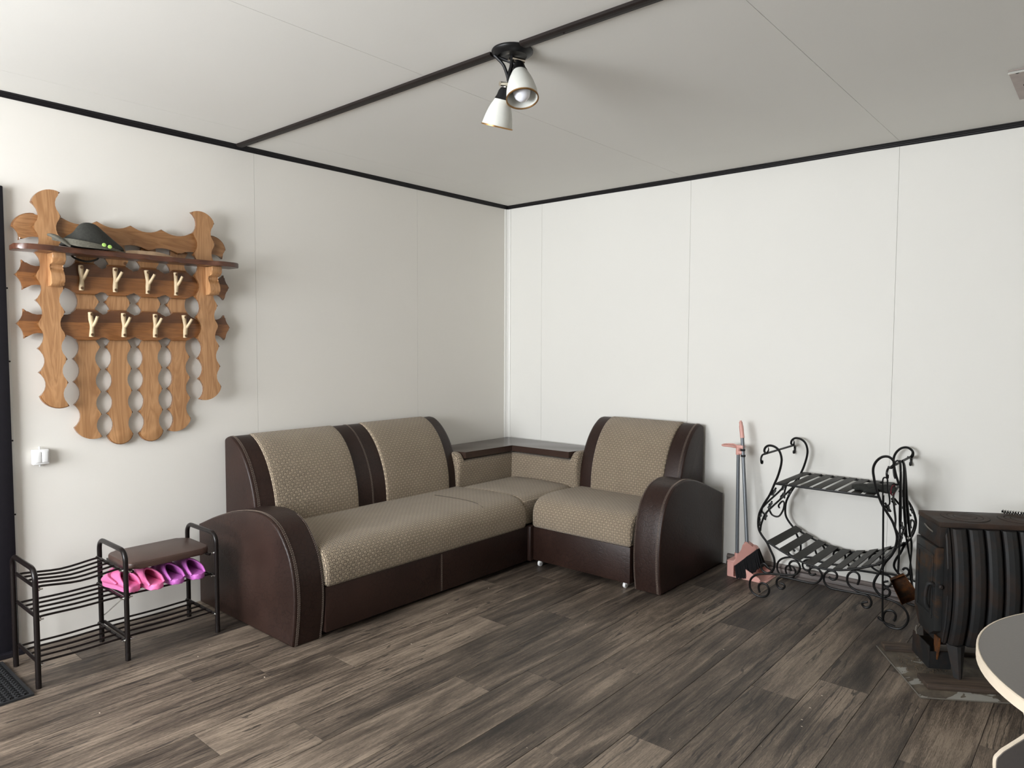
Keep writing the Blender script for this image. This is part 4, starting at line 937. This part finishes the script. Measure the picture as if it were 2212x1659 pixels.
for k in range(9):
    s = cum[-1]*(0.045+0.91*k/8); i = max(j for j in range(len(cum)-1) if cum[j] <= s); p = arcp[i]; d = (arcp[i+1]-arcp[i]).normalized(); nz = Vector((-d.z, 0, d.x))
    b = BM(); c0 = p+nz*0.007
    vs = [b.verts.new(Vector((0, yy, 0))+c0+d*sx*0.022+nz*sz) for sx in (-1, 1) for yy in (YFR-0.006, YBK+0.008) for sz in (0, 0.004)]
    for q in ((0, 1, 3, 2), (4, 6, 7, 5), (0, 4, 5, 1), (2, 3, 7, 6), (0, 2, 6, 4), (1, 5, 7, 3)): b.faces.new([vs[t_] for t_ in q])
    fobj('cradle_slat', b, 'iron_flat')
# grape-vine infill between the uprights at both ends
def interp(pts, z):
    for p, q in zip(pts, pts[1:]):
        if (p[1]-z)*(q[1]-z) <= 0 and p[1] != q[1]: return p[0]+(q[0]-p[0])*(z-p[1])/(q[1]-p[1])
    return pts[0][0]
leafp = []
for k in range(30):
    a = 2*math.pi*k/30; leafp.append((math.cos(a)*(0.018+0.0065*math.cos(5*a)), math.sin(a)*(0.018+0.0065*math.cos(5*a))))
for side, prof in (('L', S['upL'][10:22]), ('R', S['upR'][12:23])):
    def V(t, z, dx=0.0): return (interp(prof, z)+dx, YFR+(YBK-YFR)*t, z)
    for path in ([(0, .50), (.15, .53), (.35, .57), (.6, .615), (.95, .638)], [(0.02, .37), (.10, .40), (.22, .445), (.45, .475), (.7, .51), (1, .575)], [(.33, .468), (.50, .42), (.72, .395), (.90, .415), (.93, .455), (.80, .480), (.70, .462), (.74, .445)], [(0, .50), (.06, .475), (.16, .455), (.28, .43)], [(.55, .60), (.62, .56), (.72, .53), (.82, .50)]):
        fobj('vine_stem', tube(BM(), [V(*q) for q in path], 0.0054, 6, 4), 'iron')
    for (t, z, sc, ang) in ((.30, .495, 1.0, .3), (.24, .432, 1.0, 1.2), (.66, .525, 1.0, 2.0), (.03, .455, .9, .8), (.03, .415, .9, 2.2), (.12, .585, 1.1, .1), (.45, .590, .9, 1.5), (.93, .600, 1.0, .9), (.97, .52, .9, .4)):
        px, py, pz = V(t, z); b = BM(); dz = 0.01; tx = interp(prof, z+dz)-interp(prof, z-dz); tv = Vector((tx, 0, 2*dz)).normalized(); nv = Vector((tv.z, 0, -tv.x))
        f0 = []; f1 = []
        for (a, c) in leafp:
            aa = a*math.cos(ang)-c*math.sin(ang); cc = a*math.sin(ang)+c*math.cos(ang)
            q = Vector((px, py, pz))+Vector((0, 1, 0))*aa*sc+tv*cc*sc; f0.append(b.verts.new(q+nv*0.004)); f1.append(b.verts.new(q-nv*0.004))
        b.faces.new(f0); b.faces.new(f1[::-1])
        for i in range(30): b.faces.new((f0[i], f0[(i+1) % 30], f1[(i+1) % 30], f1[i]))
        fobj('leaf', b, 'iron')
# fire tools hanging on the right cross bar
pk = empty('poker', (2.862, -0.492, 0.79)); KO = Vector((2.862, -0.492, 0.79)); tag(pk, 'thin black iron poker hanging on the front hook of the firewood rack', 'poker')
def tobj(name, bm, mat, parent, org, smooth=40):
    bmesh.ops.translate(bm, verts=bm.verts, vec=-org); return obj(name, bm, mat, parent, smooth)
lp = [(2.862, -0.506, 0.748), (2.852, -0.502, 0.735), (2.853, -0.500, 0.68), (2.855, -0.500, 0.62), (2.868, -0.500, 0.608), (2.884, -0.500, 0.622), (2.882, -0.500, 0.66), (2.874, -0.502, 0.70), (2.872, -0.504, 0.740)]
tobj('handle_loop', tube(BM(), lp, 0.0038, 6, 5, True), 'iron', pk, KO)
tobj('shaft', tube(BM(), [(2.856, -0.500, 0.66), (2.862, -0.500, 0.40), (2.866, -0.498, 0.20), (2.869, -0.497, 0.045)], 0.0046, 8, 6), 'iron', pk, KO)
tobj('twist', tube(BM(), [(2.8635+0.0035*math.cos(k*0.9), -0.4995+0.0035*math.sin(k*0.9), 0.395-0.0026*k) for k in range(44)], 0.0034, 6), 'iron', pk, KO)
tobj('tip', tube(BM(), [(2.869, -0.497, 0.05), (2.852, -0.497, 0.058), (2.850, -0.497, 0.050), (2.866, -0.497, 0.042), (2.90, -0.497, 0.034), (2.926, -0.497, 0.030)], 0.0036, 6, 3), 'iron', pk, KO)
shv = empty('ash_shovel', (2.884, -0.345, 0.80)); HO = Vector((2.884, -0.345, 0.80)); tag(shv, 'rusty ash shovel hanging from the firewood rack beside the stove', 'shovel')
tobj('shaft', tube(BM(), [(2.886, -0.335, 0.808), (2.893, -0.348, 0.802), (2.898, -0.352, 0.70), (2.902, -0.352, 0.45), (2.900, -0.350, 0.245)], 0.0052, 8, 5), 'iron', shv, HO)
tobj('shaft_hook', tube(BM(), [(2.893, -0.348, 0.800), (2.880, -0.346, 0.812), (2.868, -0.345, 0.800), (2.862, -0.344, 0.770), (2.866, -0.344, 0.735), (2.872, -0.344, 0.720)], 0.0042, 6, 4), 'iron', shv, HO)
tobj('grip_sleeve', tube(BM(), [(2.897, -0.352, 0.76), (2.901, -0.352, 0.56), (2.902, -0.352, 0.48)], lambda t: 0.009+0.004*math.sin(math.pi*t), 8, 5, flat=0.6), 'iron', shv, HO)
b = BM()   # scoop: folded pan, tilted
bx = Vector((0.50, 0.10, -0.86)).normalized(); by = Vector((0.80, 0.30, 0.45)).normalized(); bz = bx.cross(by).normalized(); by = bz.cross(bx)
c0 = Vector((2.892, -0.350, 0.235))
def SB(l, w, h): return c0+bx*l+by*w+bz*h
outer = [(0.0, -0.034, 0.0), (0.0, 0.034, 0.0), (0.135, 0.046, 0.0), (0.135, -0.046, 0.0)]
A = [b.verts.new(SB(*p)) for p in outer]; Wl = [b.verts.new(SB(p[0], p[1]*1.06, 0.040 if i < 2 else 0.026)) for i, p in enumerate(outer)]
b.faces.new(A); b.faces.new((A[0], A[1], Wl[1], Wl[0])); b.faces.new((A[1], A[2], Wl[2], Wl[1])); b.faces.new((A[3], A[0], Wl[0], Wl[3]))
sc_ = tobj('scoop', b, 'rust', shv, HO, 20); md = sc_.modifiers.new('thickness', 'SOLIDIFY'); md.thickness = 0.003
tg = empty('fire_tongs', (2.884, -0.26, 0.80)); GO = Vector((2.884, -0.26, 0.80)); tag(tg, 'long black fire tongs hanging behind the rusty shovel', 'tongs')
for s in (-1, 1):
    tobj('tong_arm', tube(BM(), [(2.884, -0.262+s*0.004, 0.806), (2.896, -0.268+s*0.008, 0.76), (2.906+s*0.004, -0.272+s*0.012, 0.60), (2.922+s*0.006, -0.278+s*0.010, 0.45), (2.934+s*0.008, -0.284+s*0.004, 0.38), (2.944-s*0.002, -0.290-s*0.006, 0.26), (2.955, -0.300-s*0.004, 0.185), (2.975, -0.312, 0.150)], lambda t: 0.006+0.004*math.sin(math.pi*min(1, t*1.6)), 8, 5, flat=0.7), 'iron', tg, GO)
tobj('rivet', tube(BM(), [(2.928, -0.298, 0.42), (2.934, -0.262, 0.42)], 0.0055, 8), 'steel', tg, GO)
# work glove on the upper shelf
gl = empty('work_glove', (2.79, -0.40, 0.650)); tag(gl, 'dark knitted work glove with red cuff on the iron rack shelf', 'glove')
b = BM()
tube(b, [(0.050, 0.020, 0.018), (0.010, 0.010, 0.024), (-0.030, 0.000, 0.020)], lambda t: 0.040-0.006*t, 12, 4, flat=0.5)
for (dy, L, z) in ((0.030, 0.060, 0.016), (0.012, 0.072, 0.020), (-0.008, 0.068, 0.018), (-0.026, 0.052, 0.014)):
    tube(b, [(-0.020, dy, z), (-0.055, dy-0.004, z+0.004), (-0.030-L, dy-0.010, z-0.004)], lambda t: 0.0125-0.003*t*t, 8, 4)
tube(b, [(0.020, -0.030, 0.014), (-0.006, -0.050, 0.014), (-0.035, -0.058, 0.011)], lambda t: 0.013-0.003*t, 8, 4)
obj('hand', b, 'glove', gl, 60)
obj('cuff', tube(BM(), [(0.045, 0.020, 0.020), (0.070, 0.030, 0.018), (0.078, 0.033, 0.012)], lambda t: 0.043+0.003*t, 14, 3, flat=0.5), 'glove', gl, 60)
obj('cuff_edge', tube(BM(), [(0.0785+0.010*math.sin(a)*0.0, 0.033+0.045*math.cos(a), 0.016+0.024*math.sin(a)) for a in (2*math.pi*k/20 for k in range(20))], 0.0032, 6, 0, True), 'cuff', gl, 60)

# ------------------------------------------------------------------ hearth and stove
he = empty('hearth', (3.163, -0.90, 0), math.radians(31)); tag(he, 'sooty metal hearth sheet with scorched boards under the stove', 'hearth')
a_, b_ = (-0.10, -0.20)
poly = [(-0.138, 0.280), (-0.128, -0.205), (0.80, -0.17), (0.80, 0.300)]
obj('hearth_sheet', prism(BM(), poly, 0.0005, 0.003, lambda a, c, d: (a, c, d)), 'hearth', he)
for (p, q) in ((poly[0], poly[1]), (poly[1], poly[2])): obj('edge_strip', tube(BM(), [(*p, 0.003), (*q, 0.003)], 0.0028, 6), 'plate_edge', he)
obj('board', box(BM(), -0.075, 0.78, -0.130, -0.018, 0.003, 0.022, 0.003), 'old_board', he, 30)
obj('board', box(BM(), -0.118, 0.78, 0.225, 0.290, 0.003, 0.024, 0.003), 'old_board', he, 30)
b = BM(); random.seed(11)
for i in range(420):
    x = random.gauss(-0.035, 0.045); y = random.gauss(0.08, 0.085)
    if not (-0.12 < x < 0.30 and -0.01 < y < 0.21): continue
    r = random.uniform(0.0008, 0.0024); bmesh.ops.create_icosphere(b, subdivisions=1, radius=r, matrix=Matrix.Translation((x, y, 0.003+r*0.5)))
tag(obj('ash_crumbs', b, 'ash', he), None, kind='stuff')
stv = empty('wood_stove', (3.163, -0.90, 0), math.radians(31)); tag(stv, 'black cast iron wood stove with ribbed convection tubes', 'stove')
SL = 0.50; Wd = 0.222
bodyp = [(0.008, 0.634), (-0.012, 0.58), (-0.030, 0.47), (-0.036, 0.36), (-0.026, 0.24), (0.000, 0.150), (0.03, 0.128), (Wd-0.03, 0.128), (Wd, 0.150), (Wd+0.026, 0.24), (Wd+0.036, 0.36), (Wd+0.030, 0.47), (Wd+0.012, 0.58), (Wd-0.008, 0.634)]
body = obj('body', prism(BM(), bodyp, 0.022, SL, lambda a, c, d: (d, a, c), 0.004, 1, bevback=True), 'stove', stv, 25)
obj('hood', box(BM(), 0.0, 0.035, 0.0, Wd, 0.550, 0.634, 0.003), 'stove', stv, 25)
top = obj('cooktop', box(BM(), -0.002, SL+0.02, -0.002, Wd+0.002, 0.634, 0.655, 0.003), 'stove_top', stv, 30)
for cx_ in (0.140, 0.362):
    obj('ring', lathe(BM(), [(0.067, 0.6535), (0.067, 0.6568), (0.069, 0.6575), (0.086, 0.6575), (0.088, 0.6568), (0.088, 0.6535)], (cx_, Wd/2, 0), sides=48, cap0=False, cap1=False), 'stove_top', top, 30)
    obj('ring', lathe(BM(), [(0.044, 0.6535), (0.044, 0.6568), (0.046, 0.6575), (0.063, 0.6575), (0.065, 0.6568), (0.065, 0.6535)], (cx_, Wd/2, 0), sides=48, cap0=False, cap1=False), 'stove_top', top, 30)
    obj('lid', lathe(BM(), [(0.042, 0.6535), (0.042, 0.6575), (0.036, 0.6580), (0.030, 0.6560), (0.001, 0.6560)], (cx_, Wd/2, 0), sides=40), 'stove_top', top, 30)
    obj('ring_groove', lathe(BM(), [(0.001, 0.6552), (0.090, 0.6552), (0.0905, 0.6556), (0.0912, 0.6552)], (cx_, Wd/2, 0), sides=48, cap0=False, cap1=False), 'soot', top)
# ribbed tubes along both long sides
tp = [tuple(v.to_2d()) for v in catmull([(-0.012, 0.632, 0), (-0.036, 0.56, 0), (-0.055, 0.46, 0), (-0.062, 0.36, 0), (-0.054, 0.26, 0), (-0.028, 0.165, 0), (-0.012, 0.146, 0)], 3)]
cs = [(-0.0275, 0.016), (-0.0255, -0.002), (-0.018, -0.010), (0.0, -0.0145), (0.018, -0.010), (0.0255, -0.002), (0.0275, 0.016)]
def tubes(sgn, mirror):
    for k in range(7):
        a0 = 0.068+0.0625*k; b = BM(); rings = []
        for (bb_, z) in tp:
            rings.append([b.verts.new((a0+c[0], (bb_+c[1]) if not mirror else (Wd-(bb_+c[1])), z)) for c in cs])
        for i in range(len(rings)-1):
            for j in range(len(cs)-1): b.faces.new((rings[i][j], rings[i][j+1], rings[i+1][j+1], rings[i+1][j]))
        b.faces.new(rings[0]); b.faces.new(rings[-1][::-1])
        obj('convection_tube', b, 'stove', stv, 18)
tubes(1, False); tubes(-1, True)
obj('side_edge', prism(BM(), [(p[0]+0.010, p[1]) for p in tp]+[(0.02, 0.146), (0.02, 0.632)], 0.030, 0.034, lambda a, c, d: (d, a, c)), 'stove', stv)
# door
dp = [(0.004, 0.545), (Wd-0.004, 0.545), (Wd-0.004, 0.235), (Wd-0.06, 0.165), (0.05, 0.165), (0.004, 0.195)]
dr = obj('door', prism(BM(), dp, 0.021, -0.008, lambda a, c, d: (d, a, c), 0.004, 2), 'stove_door', stv, 25)
fr_out = [(0.045, 0.50), (Wd-0.045, 0.50), (Wd-0.045, 0.25), (0.045, 0.25)]
for nm, bx_ in (('door_bead', (0.028, Wd-0.028, 0.495, 0.512)), ('door_bead', (0.028, Wd-0.028, 0.238, 0.255)), ('door_bead', (0.028, 0.045, 0.255, 0.495)), ('door_bead', (Wd-0.045, Wd-0.028, 0.255, 0.495))):
    obj(nm, box(BM(), -0.0130, -0.0070, bx_[0], bx_[1], bx_[2], bx_[3], 0.002), 'stove_door', dr)
obj('latch_handle', tube(BM(), [(-0.008, 0.012, 0.385), (-0.022, 0.014, 0.392), (-0.032, 0.022, 0.380), (-0.036, 0.028, 0.335), (-0.033, 0.030, 0.300), (-0.026, 0.030, 0.284)], lambda t: 0.008+0.002*t, 8, 5), 'stove', dr, 50)
obj('latch_pin', lathe(BM(), [(0.009, 0.0), (0.009, 0.014), (0.005, 0.018)], (0.010, 0.004, 0.385), (0, -1, 0), 12), 'stove', dr, 40)
obj('vent_lip', tube(BM(), [(-0.001, 0.065, 0.598), (-0.006, 0.10, 0.606), (-0.001, 0.150, 0.612)], 0.0032, 6, 4), 'plate_edge', stv)
# legs
def leg(a0, bb_, mirror):
    b = BM(); rows = []
    for (z, w, d) in ((0.150, 0.036, 0.020), (0.022, 0.016, 0.012)):
        s = -1 if not mirror else 1; bc = bb_ + (0 if z > 0.1 else s*0.026)
        rows.append([b.verts.new((a0+x, bc+s*y, z)) for (x, y) in ((-w, -d*0.6), (-w*0.45, d*0.5), (-w*0.2, d), (w*0.2, d), (w*0.45, d*0.5), (w, -d*0.6))])
    for j in range(5): b.faces.new((rows[0][j], rows[0][j+1], rows[1][j+1], rows[1][j]))
    b.faces.new((rows[0][5], rows[0][0], rows[1][0], rows[1][5])); b.faces.new(rows[0][::-1]); b.faces.new(rows[1])
    obj('leg', b, 'stove', stv, 20)
leg(0.072, -0.022, False); leg(SL-0.06, -0.022, False); leg(0.072, Wd+0.022, True); leg(SL-0.06, Wd+0.022, True)
# ash pan under the door
ap = obj('ash_pan', box(BM(), -0.018, -0.012, 0.020, 0.195, 0.028, 0.122, 0.001), 'stove', stv)
for (y0_, y1_) in ((0.020, 0.024), (0.191, 0.195)): obj('pan_side', box(BM(), -0.012, 0.07, y0_, y1_, 0.028, 0.100), 'stove', ap)
obj('pan_floor', box(BM(), -0.012, 0.07, 0.024, 0.191, 0.028, 0.032), 'soot', ap)
obj('pan_handle', tube(BM(), [(-0.018, 0.150, 0.122), (-0.022, 0.150, 0.148), (-0.016, 0.154, 0.158)], 0.003, 6, 3), 'plate_edge', ap)
obj('ash_lip', prism(BM(), [(0.0, 0.165), (0.0, 0.13), (0.03, 0.035), (0.045, 0.04), (0.05, 0.165)], 0.012, 0.018, lambda a, c, d: (d, a, c)), 'rust', stv)
lid = empty('lid_lifter', (3.163+0.857*0.33-0.515*0.185, -0.90+0.515*0.33+0.857*0.185, 0.659), math.radians(10)); tag(lid, 'grey coiled metal handle lying on the stove cooktop', 'lid lifter')
obj('coil_grip', tube(BM(), [(0.10*k/90-0.01, 0.0075*math.cos(k*0.75), 0.0105+0.0075*math.sin(k*0.75)) for k in range(90)], 0.0026, 5), 'steel', lid, 50)
obj('rod', tube(BM(), [(-0.014, 0, 0.0105), (0.17, 0, 0.0105), (0.19, 0, 0.004)], 0.0045, 8, 3), 'iron', lid, 50)

# ------------------------------------------------------------------ round table at the lower right
tb_ = empty('round_table', (3.937, -2.426, 0)); tag(tb_, 'round grey-topped table with pale edge band at the right edge', 'table')
obj('table_top', lathe(BM(), [(0.001, 0.730), (0.440, 0.730), (0.4425, 0.7325), (0.4425, 0.7475), (0.440, 0.750), (0.001, 0.750)], sides=96, cap0=False, cap1=False), 'table_top', tb_, 30)
obj('edge_band', lathe(BM(), [(0.4425, 0.7265), (0.4450, 0.7280), (0.4450, 0.7490), (0.4425, 0.7506), (0.4405, 0.7503), (0.4405, 0.7268)], sides=96, cap0=False, cap1=False), 'table_edge', tb_, 30)
half = catmull([(0.26, 0.729, 0), (0.245, 0.69, 0), (0.252, 0.63, 0), (0.270, 0.597, 0), (0.292, 0.573, 0), (0.322, 0.552, 0), (0.343, 0.536, 0), (0.352, 0.51, 0), (0.335, 0.40, 0), (0.31, 0.28, 0), (0.32, 0.14, 0), (0.36, 0.0, 0)], 5)
outl = [(p.x, p.y) for p in half]+[(-p.x, p.y) for p in half[::-1]]
rh, fh = Vector((0.7577, 0.6526)), Vector((-0.6526, 0.7577))
for off in (0.20, -0.20):
    lg = obj('leg_panel', prism(BM(), outl, off-0.0055, off+0.0055, lambda a, c, d: (a*rh.x+d*fh.x, a*rh.y+d*fh.y, c)), 'table_top', tb_, 30)
    for q in (-1, 1): obj('panel_edge', tube(BM(), [(q*p.x*rh.x+off*fh.x, q*p.x*rh.y+off*fh.y, p.y) for p in half], 0.0045, 6), 'table_edge', lg, 50)
for q in (-1, 1):
    obj('corbel', prism(BM(), [(0.36, 0.729), (0.42, 0.729), (0.405, 0.69), (0.37, 0.66)], 0.03, 0.05, lambda a, c, d: (q*a*rh.x+d*fh.x, q*a*rh.y+d*fh.y, c)), 'table_edge', tb_, 30)
# pale crumbs scattered on the planks
b = BM(); random.seed(5)
for i in range(46):
    x = random.uniform(0.55, 3.0); y = random.uniform(-3.3, -0.7)
    if x < 1.0 and y > -2.6: continue
    if x < 2.0 and y > -0.95: continue
    r = random.uniform(0.001, 0.003); bmesh.ops.create_icosphere(b, subdivisions=1, radius=r, matrix=Matrix.Translation((x, y, r*0.3)) @ Matrix.Diagonal((1.6, 1, 0.4, 1)))
tag(obj('floor_crumbs', b, 'chip'), 'tiny pale crumbs scattered over the plank floor', 'crumbs', None, 'stuff')
